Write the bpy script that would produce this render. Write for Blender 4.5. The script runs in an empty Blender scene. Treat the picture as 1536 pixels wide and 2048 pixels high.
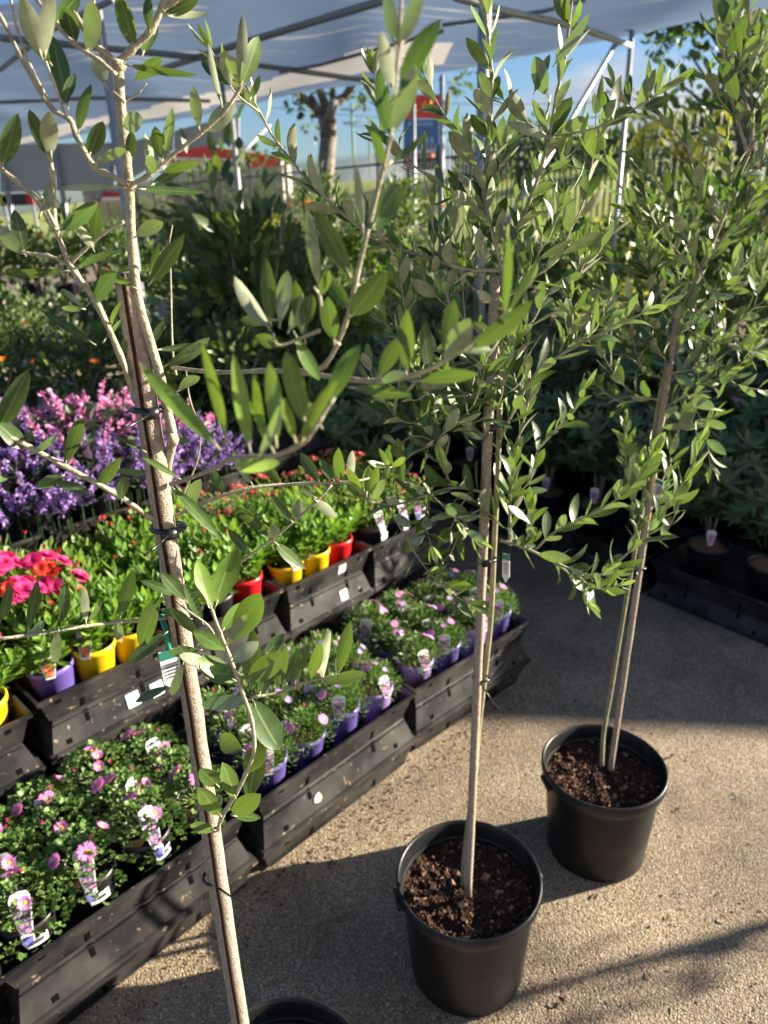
import bpy, math, random
from mathutils import Vector, Matrix, noise
R = math.radians
V = Vector
rnd = random.Random(7)
SC = bpy.context.scene
COL = SC.collection

# ------------------------------------------------------------------ camera, sky, sun, exposure
FPX, PITCH, ROLL, CAMH = 1480.0, R(22.9), R(1.85), 1.70
_f = V((0, math.cos(PITCH), -math.sin(PITCH)))
_u0 = V((0, math.sin(PITCH), math.cos(PITCH)))
_r = math.cos(ROLL) * V((1, 0, 0)) - math.sin(ROLL) * _u0
_u = math.sin(ROLL) * V((1, 0, 0)) + math.cos(ROLL) * _u0
CAM = V((0, 0, CAMH))
cd = bpy.data.cameras.new('camera')
cam = bpy.data.objects.new('camera', cd)
COL.objects.link(cam)
cam.matrix_world = Matrix(((_r.x, _u.x, -_f.x, 0), (_r.y, _u.y, -_f.y, 0), (_r.z, _u.z, -_f.z, CAMH), (0, 0, 0, 1)))
cd.sensor_fit = 'VERTICAL'; cd.sensor_height = 36.0; cd.lens = 36.0 * FPX / 2048.0
cd.clip_start = 0.02; cd.clip_end = 2000
cd.dof.use_dof = True; cd.dof.focus_distance = 0.90; cd.dof.aperture_fstop = 5.6
SC.camera = cam

SUN_EL, SUN_AZ = 17.5, 76.5          # azimuth from +Y towards +X
w = bpy.data.worlds.new('World'); SC.world = w; w.use_nodes = True
nt = w.node_tree; nt.nodes.clear()
out = nt.nodes.new('ShaderNodeOutputWorld'); bg = nt.nodes.new('ShaderNodeBackground')
sky = nt.nodes.new('ShaderNodeTexSky'); sky.sky_type = 'NISHITA'; sky.sun_disc = False
sky.sun_elevation = R(SUN_EL); sky.sun_rotation = R(SUN_AZ); sky.air_density = 1.0; sky.dust_density = 0.6; sky.ozone_density = 1.5
tc = nt.nodes.new('ShaderNodeTexCoord')
mp = nt.nodes.new('ShaderNodeMapping'); mp.inputs['Scale'].default_value = (1.2, 1.2, 4.2); mp.inputs['Location'].default_value = (3.1, .4, .25)
nz = nt.nodes.new('ShaderNodeTexNoise'); nz.inputs['Scale'].default_value = 2.6; nz.inputs['Detail'].default_value = 9; nz.inputs['Roughness'].default_value = .58
nt.links.new(tc.outputs['Generated'], mp.inputs['Vector']); nt.links.new(mp.outputs['Vector'], nz.inputs['Vector'])
sx = nt.nodes.new('ShaderNodeSeparateXYZ'); nt.links.new(tc.outputs['Generated'], sx.inputs[0])
# more cloud to the east (+X); unseen cloud behind (-Y) added to neutralise blue ambient
ym = nt.nodes.new('ShaderNodeMath'); ym.operation = 'MULTIPLY_ADD'; ym.inputs[1].default_value = -.10; ym.inputs[2].default_value = .09; nt.links.new(sx.outputs['Y'], ym.inputs[0])
ya = nt.nodes.new('ShaderNodeMath'); ya.operation = 'ADD'; nt.links.new(ym.outputs[0], ya.inputs[0]); nt.links.new(nz.outputs['Fac'], ya.inputs[1])
add = nt.nodes.new('ShaderNodeMath'); add.operation = 'MULTIPLY_ADD'; add.inputs[1].default_value = .34; nt.links.new(sx.outputs['X'], add.inputs[0]); nt.links.new(ya.outputs[0], add.inputs[2])
add2 = nt.nodes.new('ShaderNodeMath'); add2.operation = 'MULTIPLY_ADD'; add2.inputs[1].default_value = -.42; nt.links.new(sx.outputs['Z'], add2.inputs[0]); nt.links.new(add.outputs[0], add2.inputs[2])
cr = nt.nodes.new('ShaderNodeMapRange'); cr.inputs['From Min'].default_value = .49; cr.inputs['From Max'].default_value = .60; cr.inputs['To Max'].default_value = .95
nt.links.new(add2.outputs[0], cr.inputs['Value'])
nz2 = nt.nodes.new('ShaderNodeTexNoise'); nz2.inputs['Scale'].default_value = 6; nz2.inputs['Detail'].default_value = 6; nt.links.new(mp.outputs['Vector'], nz2.inputs['Vector'])
ccol = nt.nodes.new('ShaderNodeValToRGB'); ccol.color_ramp.elements[0].position = .38; ccol.color_ramp.elements[0].color = (4.4, 4.9, 5.8, 1); ccol.color_ramp.elements[1].position = .62; ccol.color_ramp.elements[1].color = (7.8, 7.9, 8.1, 1)
nt.links.new(nz2.outputs['Fac'], ccol.inputs[0])
mx = nt.nodes.new('ShaderNodeMix'); mx.data_type = 'RGBA'
hz = nt.nodes.new('ShaderNodeMix'); hz.data_type = 'RGBA'; hz.blend_type = 'MULTIPLY'; hz.inputs['Factor'].default_value = 1; hz.inputs[7].default_value = (.82, 1.05, 1.42, 1); nt.links.new(sky.outputs[0], hz.inputs[6])
nt.links.new(cr.outputs['Result'], mx.inputs['Factor']); nt.links.new(hz.outputs[2], mx.inputs[6]); nt.links.new(ccol.outputs[0], mx.inputs[7])
nt.links.new(mx.outputs[2], bg.inputs['Color']); bg.inputs['Strength'].default_value = .029
nt.links.new(bg.outputs[0], out.inputs['Surface'])

sd = bpy.data.lights.new('sun', 'SUN'); sd.energy = 5.0; sd.angle = R(.53); sd.color = (1, .89, .72)
so = bpy.data.objects.new('sun', sd); COL.objects.link(so)
SDIR = V((math.sin(R(SUN_AZ)) * math.cos(R(SUN_EL)), math.cos(R(SUN_AZ)) * math.cos(R(SUN_EL)), math.sin(R(SUN_EL))))
so.rotation_euler = SDIR.to_track_quat('Z', 'Y').to_euler(); so.location = (6, 2, 5)
SC.view_settings.view_transform = 'Standard'; SC.view_settings.look = 'None'; SC.view_settings.gamma = 1
SC.view_settings.exposure = 2.0

# ------------------------------------------------------------------ pixel -> point helpers (photo pixels, 1536 x 2048)
def ray(px, py):
    return _f + _r * ((px - 768) / FPX) - _u * ((py - 1024) / FPX)
def at(px, py, Y):
    d = ray(px, py); return CAM + d * (Y / d.y)
def on(px, py, z=0.0):
    d = ray(px, py); return CAM + d * ((z - CAMH) / d.z)
def dp(px, py, z):
    return CAM + ray(px, py) * z

# ------------------------------------------------------------------ materials
MATS = {}
def mat(name, col, rough=.5, spec=.5, metal=0.0, col2=None, ns=20, nd=4, bump=0, bs=60, transl=0, tcol=None, stops=(.35, .65), vec='Object', coat=0):
    if name in MATS: return MATS[name]
    m = bpy.data.materials.new(name); m.use_nodes = True; MATS[name] = m
    t = m.node_tree; b = t.nodes['Principled BSDF']; o = t.nodes['Material Output']
    b.inputs['Base Color'].default_value = (*col, 1); b.inputs['Roughness'].default_value = rough
    b.inputs['Specular IOR Level'].default_value = spec; b.inputs['Metallic'].default_value = metal
    b.inputs['Coat Weight'].default_value = coat
    c = t.nodes.new('ShaderNodeTexCoord')
    if col2:
        n = t.nodes.new('ShaderNodeTexNoise'); n.inputs['Scale'].default_value = ns; n.inputs['Detail'].default_value = nd
        r = t.nodes.new('ShaderNodeValToRGB'); r.color_ramp.elements[0].position = stops[0]; r.color_ramp.elements[1].position = stops[1]
        r.color_ramp.elements[0].color = (*col, 1); r.color_ramp.elements[1].color = (*col2, 1)
        t.links.new(c.outputs[vec], n.inputs['Vector']); t.links.new(n.outputs['Fac'], r.inputs[0]); t.links.new(r.outputs[0], b.inputs['Base Color'])
    if bump:
        n = t.nodes.new('ShaderNodeTexNoise'); n.inputs['Scale'].default_value = bs; n.inputs['Detail'].default_value = 5
        bb = t.nodes.new('ShaderNodeBump'); bb.inputs['Strength'].default_value = bump; bb.inputs['Distance'].default_value = .004
        t.links.new(c.outputs[vec], n.inputs['Vector']); t.links.new(n.outputs['Fac'], bb.inputs['Height']); t.links.new(bb.outputs[0], b.inputs['Normal'])
    if transl:
        tr = t.nodes.new('ShaderNodeBsdfTranslucent'); tr.inputs[0].default_value = (*(tcol or col), 1)
        ms = t.nodes.new('ShaderNodeMixShader'); ms.inputs[0].default_value = transl
        t.links.new(b.outputs[0], ms.inputs[1]); t.links.new(tr.outputs[0], ms.inputs[2]); t.links.new(ms.outputs[0], o.inputs['Surface'])
    return m

def leafmat(name, top, young, under, trans, rough=.38, transl=.3, spec=.5, vein=0):
    """two-sided leaf: own colour for upper face, underside and new growth; 'tint' attribute: r brightness, g new growth"""
    m = bpy.data.materials.new(name); m.use_nodes = True; MATS[name] = m
    t = m.node_tree; N = t.nodes; L = t.links; b = N['Principled BSDF']; o = N['Material Output']
    a = N.new('ShaderNodeAttribute'); a.attribute_name = 'tint'
    s = N.new('ShaderNodeSeparateColor'); L.new(a.outputs['Color'], s.inputs[0])
    def mixc(fac, A, B):
        k = N.new('ShaderNodeMix'); k.data_type = 'RGBA'
        L.new(fac, k.inputs['Factor'])
        for i, q in ((6, A), (7, B)):
            if isinstance(q, tuple): k.inputs[i].default_value = (*q, 1)
            else: L.new(q, k.inputs[i])
        return k.outputs[2]
    g = N.new('ShaderNodeNewGeometry')
    c1 = mixc(s.outputs['Green'], top, young)
    c2 = mixc(g.outputs['Backfacing'], c1, under)
    n = N.new('ShaderNodeTexNoise'); n.inputs['Scale'].default_value = 75; n.inputs['Detail'].default_value = 6; tcn = N.new('ShaderNodeTexCoord'); L.new(tcn.outputs['Object'], n.inputs['Vector'])
    mr = N.new('ShaderNodeMapRange'); mr.inputs['From Min'].default_value = .3; mr.inputs['From Max'].default_value = .7; mr.inputs['To Min'].default_value = .68; mr.inputs['To Max'].default_value = 1.28; L.new(n.outputs['Fac'], mr.inputs[0])
    mu = N.new('ShaderNodeMath'); mu.operation = 'MULTIPLY'; L.new(mr.outputs[0], mu.inputs[0]); L.new(s.outputs['Red'], mu.inputs[1])
    vm = N.new('ShaderNodeVectorMath'); vm.operation = 'SCALE'; L.new(c2, vm.inputs[0]); L.new(mu.outputs[0], vm.inputs['Scale'])
    colr = vm.outputs[0]
    if vein:
        # pale midrib: blue channel of tint runs 0 (midrib) to 1 (margin)
        rp = N.new('ShaderNodeValToRGB'); rp.color_ramp.elements[0].color = (1, 1, 1, 1); rp.color_ramp.elements[0].position = .0
        rp.color_ramp.elements[1].color = (0, 0, 0, 1); rp.color_ramp.elements[1].position = .13
        L.new(s.outputs['Blue'], rp.inputs[0])
        fm = N.new('ShaderNodeMath'); fm.operation = 'MULTIPLY'; fm.inputs[1].default_value = vein; L.new(rp.outputs[0], fm.inputs[0])
        colr = mixc(fm.outputs[0], colr, (.30, .38, .16))
    L.new(colr, b.inputs['Base Color'])
    b.inputs['Roughness'].default_value = rough; b.inputs['Specular IOR Level'].default_value = spec
    rr = N.new('ShaderNodeMapRange'); rr.inputs['To Min'].default_value = rough; rr.inputs['To Max'].default_value = .75
    L.new(g.outputs['Backfacing'], rr.inputs[0]); L.new(rr.outputs[0], b.inputs['Roughness'])
    bb = N.new('ShaderNodeBump'); bb.inputs['Strength'].default_value = .15; bb.inputs['Distance'].default_value = .001; L.new(n.outputs['Fac'], bb.inputs['Height']); L.new(bb.outputs[0], b.inputs['Normal'])
    tr = N.new('ShaderNodeBsdfTranslucent')
    tr0 = mixc(s.outputs['Green'], trans, (young[0] * 1.6, young[1] * 1.5, young[2])); L.new(tr0, tr.inputs[0])
    ms = N.new('ShaderNodeMixShader'); ms.inputs[0].default_value = transl
    L.new(b.outputs[0], ms.inputs[1]); L.new(tr.outputs[0], ms.inputs[2]); L.new(ms.outputs[0], o.inputs['Surface'])
    return m

M_OLIVE = leafmat('olive_leaf', (.030, .062, .026), (.19, .32, .035), (.31, .34, .22), (.17, .31, .03), .40, .20, .5, .5)
M_LANCE = leafmat('bright_leaf', (.10, .21, .032), (.24, .38, .045), (.14, .24, .06), (.22, .44, .03), .5, .30)
M_MUM = leafmat('daisy_leaf', (.12, .22, .055), (.17, .28, .05), (.12, .19, .07), (.16, .32, .04), .5, .25)
M_DARK = leafmat('dark_leaf', (.055, .105, .030), (.13, .22, .03), (.09, .13, .05), (.10, .22, .02), .42, .2)
M_RHODO = leafmat('rhododendron_leaf', (.078, .135, .048), (.12, .20, .04), (.10, .14, .06), (.09, .18, .02), .36, .15)
M_SILVER = leafmat('silver_leaf', (.24, .30, .25), (.36, .40, .33), (.30, .34, .30), (.25, .32, .22), .7, .15)
M_GOLD = leafmat('golden_leaf', (.20, .24, .03), (.42, .42, .05), (.22, .25, .06), (.45, .48, .04), .5, .35)
M_PLEC = leafmat('purple_backed_leaf', (.055, .10, .04), (.10, .17, .05), (.10, .05, .10), (.10, .18, .05), .5, .15)
M_CROWN = leafmat('tree_leaf', (.045, .090, .022), (.12, .19, .03), (.07, .11, .04), (.12, .24, .02), .5, .25)
def petal(name, c, c2=None, tr=.35): return mat(name, c, .6, .3, col2=c2, ns=60, transl=tr, tcol=c)
M_PINK = petal('pink_petal', (.74, .22, .58), (.80, .36, .68)); M_LILAC = petal('lilac_petal', (.50, .30, .78), (.62, .42, .84)); M_MAG = petal('magenta_petal', (.70, .03, .20), (.8, .07, .28))
M_RED = petal('red_petal', (.74, .03, .04), (.80, .12, .05)); M_PALE = petal('pale_pink_petal', (.80, .45, .55)); M_ORANGE = petal('orange_petal', (.85, .25, .03)); M_WHITE = petal('white_petal', (.8, .8, .75)); M_CORAL = petal('coral_petal', (.85, .20, .17), (.9, .35, .3))
M_PURP = petal('purple_spike_petal', (.26, .14, .46), (.42, .26, .62), .3); M_SPINK = petal('pink_spike_petal', (.56, .22, .44), (.68, .36, .58), .3)
M_YCEN = mat('yellow_disc', (.80, .42, .02), .8, .2, bump=.6, bs=900)
M_BARK = mat('olive_bark', (.27, .24, .165), .8, .2, col2=(.42, .38, .28), ns=90, bump=.6, bs=240)
M_TWIG = mat('olive_twig', (.34, .33, .21), .7, .3, col2=(.46, .44, .32), ns=160)
M_STAKE = mat('timber_stake', (.40, .325, .26), .85, .15, col2=(.29, .225, .175), ns=150, nd=8, bump=.7, bs=380, stops=(.42, .62))
M_GROOVE = mat('stake_groove', (.035, .016, .010), .9, .1)
M_BPLAST = mat('black_plastic', (.016, .017, .019), .40, .5, col2=(.028, .029, .031), ns=26, bump=.12, bs=400)
M_POTRIM = mat('black_pot_plastic', (.008, .009, .010), .38, .3, col2=(.045, .042, .038), ns=7, nd=12, stops=(.50, .76), bump=.10, bs=220)
M_TIE = mat('black_cable_tie', (.012, .012, .014), .25, .6)
M_SOIL = mat('potting_mix', (.020, .011, .007), .95, .1, col2=(.060, .032, .020), ns=85, nd=8, bump=1.0, bs=260)
M_CHIP = mat('bark_chip', (.15, .082, .052), .9, .15, col2=(.34, .22, .15), ns=38, bump=.5, bs=300)
M_CHIP2 = mat('dark_bark_chip', (.035, .020, .014), .9, .15, col2=(.085, .05, .035), ns=45)
M_COIR = mat('coir_mulch', (.26, .15, .08), .95, .1, col2=(.36, .22, .12), ns=90, bump=.8, bs=300)
M_YPOT = mat('yellow_pot', (.82, .54, .01), .35, .5); M_RPOT = mat('red_pot', (.62, .015, .02), .35, .5); M_VPOT = mat('violet_pot', (.13, .09, .36), .4, .5); M_LPOT = mat('lilac_pot', (.42, .27, .66), .4, .5); M_NPOT = mat('black_nursery_pot', (.018, .018, .02), .4, .5); M_WPOT = mat('white_pot', (.70, .70, .68), .4, .5)
M_PAPER = mat('white_label', (.74, .74, .73), .45, .4); M_INK = mat('label_ink', (.05, .05, .06), .6, .3); M_BLUEINK = mat('violet_label_tab', (.17, .18, .55), .5, .3)
M_STEEL = mat('galvanised_steel', (.34, .36, .38), .5, .4, .5, col2=(.25, .27, .29), ns=14); M_DSTEEL = mat('grey_painted_steel', (.16, .19, .22), .5, .5, .2)
M_FENCE = mat('black_fence_steel', (.016, .017, .018), .5, .5)
M_TRUNK = mat('grey_trunk', (.12, .105, .085), .9, .15, col2=(.24, .215, .175), ns=9, bump=.6, bs=30)

def picmat(name, c1, c2, c3, c4):
    m = bpy.data.materials.new(name); m.use_nodes = True; t = m.node_tree; b = t.nodes['Principled BSDF']
    c = t.nodes.new('ShaderNodeTexCoord'); v = t.nodes.new('ShaderNodeTexVoronoi'); v.inputs['Scale'].default_value = 85
    t.links.new(c.outputs['Object'], v.inputs['Vector']); r = t.nodes.new('ShaderNodeValToRGB'); r.color_ramp.interpolation = 'CONSTANT'
    e = r.color_ramp.elements; e[0].color = (.8, .55, .1, 1); e[1].position = .18; e[1].color = (*c1, 1)
    for p, cc in ((.45, c2), (.6, c3), (.72, c4)):
        k = e.new(p); k.color = (*cc, 1)
    t.links.new(v.outputs['Distance'], r.inputs[0])
    s = t.nodes.new('ShaderNodeSeparateColor'); t.links.new(v.outputs['Color'], s.inputs[0])
    hs = t.nodes.new('ShaderNodeHueSaturation'); mr = t.nodes.new('ShaderNodeMapRange'); mr.inputs['To Min'].default_value = .42; mr.inputs['To Max'].default_value = .58
    t.links.new(s.outputs[0], mr.inputs[0]); t.links.new(mr.outputs[0], hs.inputs['Hue']); t.links.new(r.outputs[0], hs.inputs['Color']); t.links.new(hs.outputs[0], b.inputs['Base Color'])
    b.inputs['Roughness'].default_value = .35; MATS[name] = m; return m
M_PICD = picmat('daisy_photo_print', (.62, .22, .42), (.16, .12, .22), (.05, .06, .10), (.30, .34, .30))
M_PICR = picmat('strawflower_photo_print', (.75, .22, .10), (.55, .10, .04), (.32, .12, .04), (.16, .20, .05))
M_PICP = picmat('blossom_photo_print', (.65, .18, .45), (.70, .30, .60), (.22, .10, .25), (.08, .13, .08))

def traymat():
    m = bpy.data.materials.new('dusty_black_plastic'); m.use_nodes = True; t = m.node_tree; N = t.nodes; L = t.links; b = N['Principled BSDF']
    c = N.new('ShaderNodeTexCoord'); oi = N.new('ShaderNodeObjectInfo'); ad = N.new('ShaderNodeVectorMath'); L.new(c.outputs['Object'], ad.inputs[0])
    cm = N.new('ShaderNodeMath'); cm.operation = 'MULTIPLY'; cm.inputs[1].default_value = 31; L.new(oi.outputs['Random'], cm.inputs[0])
    cx = N.new('ShaderNodeCombineXYZ'); L.new(cm.outputs[0], cx.inputs[0]); L.new(cm.outputs[0], cx.inputs[2]); L.new(cx.outputs[0], ad.inputs[1])
    n1 = N.new('ShaderNodeTexNoise'); n1.inputs['Scale'].default_value = 9; n1.inputs['Detail'].default_value = 8; L.new(ad.outputs[0], n1.inputs['Vector'])
    r1 = N.new('ShaderNodeValToRGB'); r1.color_ramp.elements[0].position = .40; r1.color_ramp.elements[0].color = (.010, .010, .011, 1); r1.color_ramp.elements[1].position = .72; r1.color_ramp.elements[1].color = (.050, .047, .042, 1); L.new(n1.outputs[0], r1.inputs[0])
    n2 = N.new('ShaderNodeTexNoise'); n2.inputs['Scale'].default_value = 55; n2.inputs['Detail'].default_value = 6; L.new(ad.outputs[0], n2.inputs['Vector'])
    r2 = N.new('ShaderNodeValToRGB'); r2.color_ramp.elements[0].position = .645; r2.color_ramp.elements[0].color = (0, 0, 0, 1); r2.color_ramp.elements[1].position = .74; r2.color_ramp.elements[1].color = (1, 1, 1, 1); L.new(n2.outputs[0], r2.inputs[0])
    k = N.new('ShaderNodeMix'); k.data_type = 'RGBA'; L.new(r2.outputs[0], k.inputs['Factor']); L.new(r1.outputs[0], k.inputs[6]); k.inputs[7].default_value = (.30, .22, .14, 1)
    L.new(k.outputs[2], b.inputs['Base Color']); b.inputs['Roughness'].default_value = .42
    rr = N.new('ShaderNodeMapRange'); rr.inputs['To Min'].default_value = .3; rr.inputs['To Max'].default_value = .6; L.new(n1.outputs[0], rr.inputs[0]); L.new(rr.outputs[0], b.inputs['Roughness'])
    bb = N.new('ShaderNodeBump'); bb.inputs['Strength'].default_value = .2; bb.inputs['Distance'].default_value = .002; L.new(n2.outputs[0], bb.inputs['Height']); L.new(bb.outputs[0], b.inputs['Normal'])
    return m
M_TRAY = traymat()

def groundmat():
    m = bpy.data.materials.new('exposed_aggregate'); m.use_nodes = True; t = m.node_tree; N = t.nodes; L = t.links; b = N['Principled BSDF']
    c = N.new('ShaderNodeTexCoord')
    v = N.new('ShaderNodeTexVoronoi'); v.inputs['Scale'].default_value = 235; L.new(c.outputs['Object'], v.inputs['Vector'])
    s = N.new('ShaderNodeSeparateColor'); L.new(v.outputs['Color'], s.inputs[0])
    r = N.new('ShaderNodeValToRGB'); e = r.color_ramp.elements; e[0].color = (.17, .115, .065, 1); e[1].color = (.60, .50, .34, 1); e[1].position = 1
    for p, cc in ((.25, (.29, .21, .12)), (.55, (.39, .30, .185)), (.82, (.28, .24, .175)), (.93, (.52, .47, .37))):
        k = e.new(p); k.color = (*cc, 1)
    L.new(s.outputs[0], r.inputs[0])
    # mortar between stones
    r2 = N.new('ShaderNodeValToRGB'); r2.color_ramp.elements[0].position = .42; r2.color_ramp.elements[1].position = .75; L.new(v.outputs['Distance'], r2.inputs[0])
    k = N.new('ShaderNodeMix'); k.data_type = 'RGBA'; L.new(r2.outputs[0], k.inputs['Factor']); L.new(r.outputs[0], k.inputs[6]); k.inputs[7].default_value = (.16, .12, .08, 1)
    n = N.new('ShaderNodeTexNoise'); n.inputs['Scale'].default_value = 2.4; n.inputs['Detail'].default_value = 9; n.inputs['Roughness'].default_value = .62; L.new(c.outputs['Object'], n.inputs['Vector'])
    mr = N.new('ShaderNodeMapRange'); mr.inputs['From Min'].default_value = .3; mr.inputs['From Max'].default_value = .7; mr.inputs['To Min'].default_value = .58; mr.inputs['To Max'].default_value = 1.28; L.new(n.outputs[0], mr.inputs[0])
    n5 = N.new('ShaderNodeTexNoise'); n5.inputs['Scale'].default_value = 7.5; n5.inputs['Detail'].default_value = 10; n5.inputs['Distortion'].default_value = .8; L.new(c.outputs['Object'], n5.inputs['Vector'])
    mr5 = N.new('ShaderNodeMapRange'); mr5.inputs['From Min'].default_value = .56; mr5.inputs['From Max'].default_value = .72; mr5.inputs['To Min'].default_value = 1; mr5.inputs['To Max'].default_value = .66; L.new(n5.outputs[0], mr5.inputs[0])
    m5 = N.new('ShaderNodeMath'); m5.operation = 'MULTIPLY'; L.new(mr.outputs[0], m5.inputs[0]); L.new(mr5.outputs[0], m5.inputs[1])
    vm = N.new('ShaderNodeVectorMath'); vm.operation = 'SCALE'; L.new(k.outputs[2], vm.inputs[0]); L.new(m5.outputs[0], vm.inputs['Scale']); L.new(vm.outputs[0], b.inputs['Base Color'])
    b.inputs['Roughness'].default_value = .8
    n3 = N.new('ShaderNodeTexNoise'); n3.inputs['Scale'].default_value = 90; n3.inputs['Detail'].default_value = 6; L.new(c.outputs['Object'], n3.inputs['Vector'])
    sub = N.new('ShaderNodeMath'); sub.operation = 'MULTIPLY_ADD'; sub.inputs[1].default_value = -1.0; L.new(v.outputs['Distance'], sub.inputs[0]); L.new(n3.outputs[0], sub.inputs[2])
    bb = N.new('ShaderNodeBump'); bb.inputs['Strength'].default_value = .75; bb.inputs['Distance'].default_value = .0035; L.new(sub.outputs[0], bb.inputs['Height']); L.new(bb.outputs[0], b.inputs['Normal'])
    return m
M_GROUND = groundmat()
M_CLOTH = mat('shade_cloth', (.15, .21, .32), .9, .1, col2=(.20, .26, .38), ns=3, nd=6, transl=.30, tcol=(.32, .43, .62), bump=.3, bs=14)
def sunstreaks(m, thick, thin):  # streaks of sun through the cloth, painted into its translucent colour
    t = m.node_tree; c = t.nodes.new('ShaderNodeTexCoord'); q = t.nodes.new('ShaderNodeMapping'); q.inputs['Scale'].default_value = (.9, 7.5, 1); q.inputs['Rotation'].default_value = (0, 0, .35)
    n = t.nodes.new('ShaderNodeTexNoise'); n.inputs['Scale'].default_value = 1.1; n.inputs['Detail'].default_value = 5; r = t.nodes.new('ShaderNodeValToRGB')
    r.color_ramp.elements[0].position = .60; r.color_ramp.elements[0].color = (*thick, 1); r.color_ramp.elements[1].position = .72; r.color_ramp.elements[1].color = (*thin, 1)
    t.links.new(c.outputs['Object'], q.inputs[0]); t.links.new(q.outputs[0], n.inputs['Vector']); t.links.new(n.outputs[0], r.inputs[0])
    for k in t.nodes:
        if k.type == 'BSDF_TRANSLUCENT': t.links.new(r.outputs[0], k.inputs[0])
sunstreaks(M_CLOTH, (.25, .36, .56), (.85, .84, .80))
M_LITCLOTH = mat('sunlit_shade_cloth', (.55, .53, .52), .9, .1, col2=(.66, .64, .62), ns=4, transl=.4, tcol=(.7, .66, .62))  # same cloth where the sun catches it, the brightness put into its colour
M_BLIND = mat('grey_vinyl_blind', (.33, .36, .40), .6, .3, col2=(.38, .41, .45), ns=2)
M_GRASS = mat('mown_grass', (.36, .44, .09), .95, .1, col2=(.52, .56, .18), ns=1.6, nd=9, bump=.8, bs=30)

# ------------------------------------------------------------------ mesh builder
class MB:
    def __init__(s): s.v = []; s.f = []; s.m = []; s.c = []
    def add(s, vs, fs, mi=0, tint=(1, 0, 1), cols=None):
        o = len(s.v); s.v += [tuple(p) for p in vs]
        s.c += cols if cols else [tint] * len(vs)
        for q in fs: s.f.append(tuple(o + i for i in q)); s.m.append(mi)
    def build(s, name, mats, parent=None, smooth=True, loc=None):
        me = bpy.data.meshes.new(name); me.from_pydata(s.v, [], s.f)
        if not isinstance(mats, (list, tuple)): mats = [mats]
        for k in mats: me.materials.append(k)
        me.polygons.foreach_set('material_index', s.m); me.polygons.foreach_set('use_smooth', [smooth] * len(s.f))
        a = me.color_attributes.new('tint', 'FLOAT_COLOR', 'POINT')
        fl = []
        for c in s.c: fl += [c[0], c[1], c[2], 1.0]
        a.data.foreach_set('color', fl); me.update()
        o = bpy.data.objects.new(name, me); COL.objects.link(o)
        if parent: o.parent = parent
        if loc: o.location = loc
        return o
    def box(s, c, sz, rot=None, mi=0, taper=1.0):
        hx, hy, hz = sz[0] / 2, sz[1] / 2, sz[2] / 2
        P = [V((x * (taper if z > 0 else 1), y * (taper if z > 0 else 1), z)) for z in (-hz, hz) for x, y in ((-hx, -hy), (hx, -hy), (hx, hy), (-hx, hy))]
        if rot is not None: P = [rot @ p for p in P]
        s.add([V(c) + p for p in P], [(3, 2, 1, 0), (4, 5, 6, 7), (0, 1, 5, 4), (1, 2, 6, 5), (2, 3, 7, 6), (3, 0, 4, 7)], mi)
    def tube(s, pts, rad, n=8, mi=0, cap=True, notch=None, tint=(1, 0, 1)):
        pts = [V(p) for p in pts]
        if not isinstance(rad, (list, tuple)): rad = [rad] * len(pts)
        o = []; prev = None
        for i, p in enumerate(pts):
            t = (pts[min(i + 1, len(pts) - 1)] - pts[max(i - 1, 0)]).normalized()
            if prev is None:
                a = t.cross(V((0, 0, 1)));
                if a.length < .1: a = t.cross(V((0, 1, 0)))
                a.normalize()
            else:
                a = prev - t * prev.dot(t); a.normalize()
            prev = a; b = t.cross(a)
            for k in range(n):
                th = 2 * math.pi * k / n; rr = rad[i] * (notch.get(k, 1) if notch else 1)
                o.append(p + (a * math.cos(th) + b * math.sin(th)) * rr)
        fs = []
        for i in range(len(pts) - 1):
            for k in range(n):
                k2 = (k + 1) % n; fs.append((i * n + k, i * n + k2, (i + 1) * n + k2, (i + 1) * n + k))
        if cap: fs.append(tuple(range(n))[::-1]); fs.append(tuple((len(pts) - 1) * n + k for k in range(n)))
        s.add(o, fs, mi, tint)
    def lathe(s, prof, n=32, mi=0, c=(0, 0, 0), wob=0):
        o = []
        for r, z in prof:
            for k in range(n):
                th = 2 * math.pi * k / n; o.append((c[0] + r * math.cos(th), c[1] + r * math.sin(th), c[2] + z))
        fs = []
        for i in range(len(prof) - 1):
            for k in range(n):
                k2 = (k + 1) % n; fs.append((i * n + k, i * n + k2, (i + 1) * n + k2, (i + 1) * n + k))
        s.add(o, fs, mi)
    def leaf(s, b, t, up, W, fold=.25, bend=.06, tint=(1, 0), mi=0, segs=5, shape=.8, ob=1.0):
        b = V(b); t = V(t); ax = t - b; Ln = ax.length
        if Ln < 1e-5: return
        sd_ = ax.cross(up)
        if sd_.length < 1e-6: sd_ = ax.cross(V((.3, .5, .8)))
        sd_.normalize(); nn = sd_.cross(ax).normalized()
        vs = [b]; cc = [(tint[0], tint[1], 0)]
        for i in range(1, segs):
            u = i / segs; w_ = W * .5 * max(0.02, math.sin(math.pi * u ** ob)) ** shape
            c = b + ax * u + nn * (bend * Ln * 4 * u * (1 - u))
            vs += [c - sd_ * w_ + nn * fold * w_, c, c + sd_ * w_ + nn * fold * w_]
            cc += [(tint[0], tint[1], 1), (tint[0], tint[1], 0), (tint[0], tint[1], 1)]
        vs.append(t); cc.append((tint[0], tint[1], .6))
        fs = [(0, 2, 1), (0, 3, 2)]
        for i in range(segs - 2):
            a = 1 + 3 * i; fs += [(a, a + 1, a + 4, a + 3), (a + 1, a + 2, a + 5, a + 4)]
        a = 1 + 3 * (segs - 2); e = len(vs) - 1; fs += [(a, a + 1, e), (a + 1, a + 2, e)]
        s.add(vs, fs, mi, cols=cc)

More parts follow.
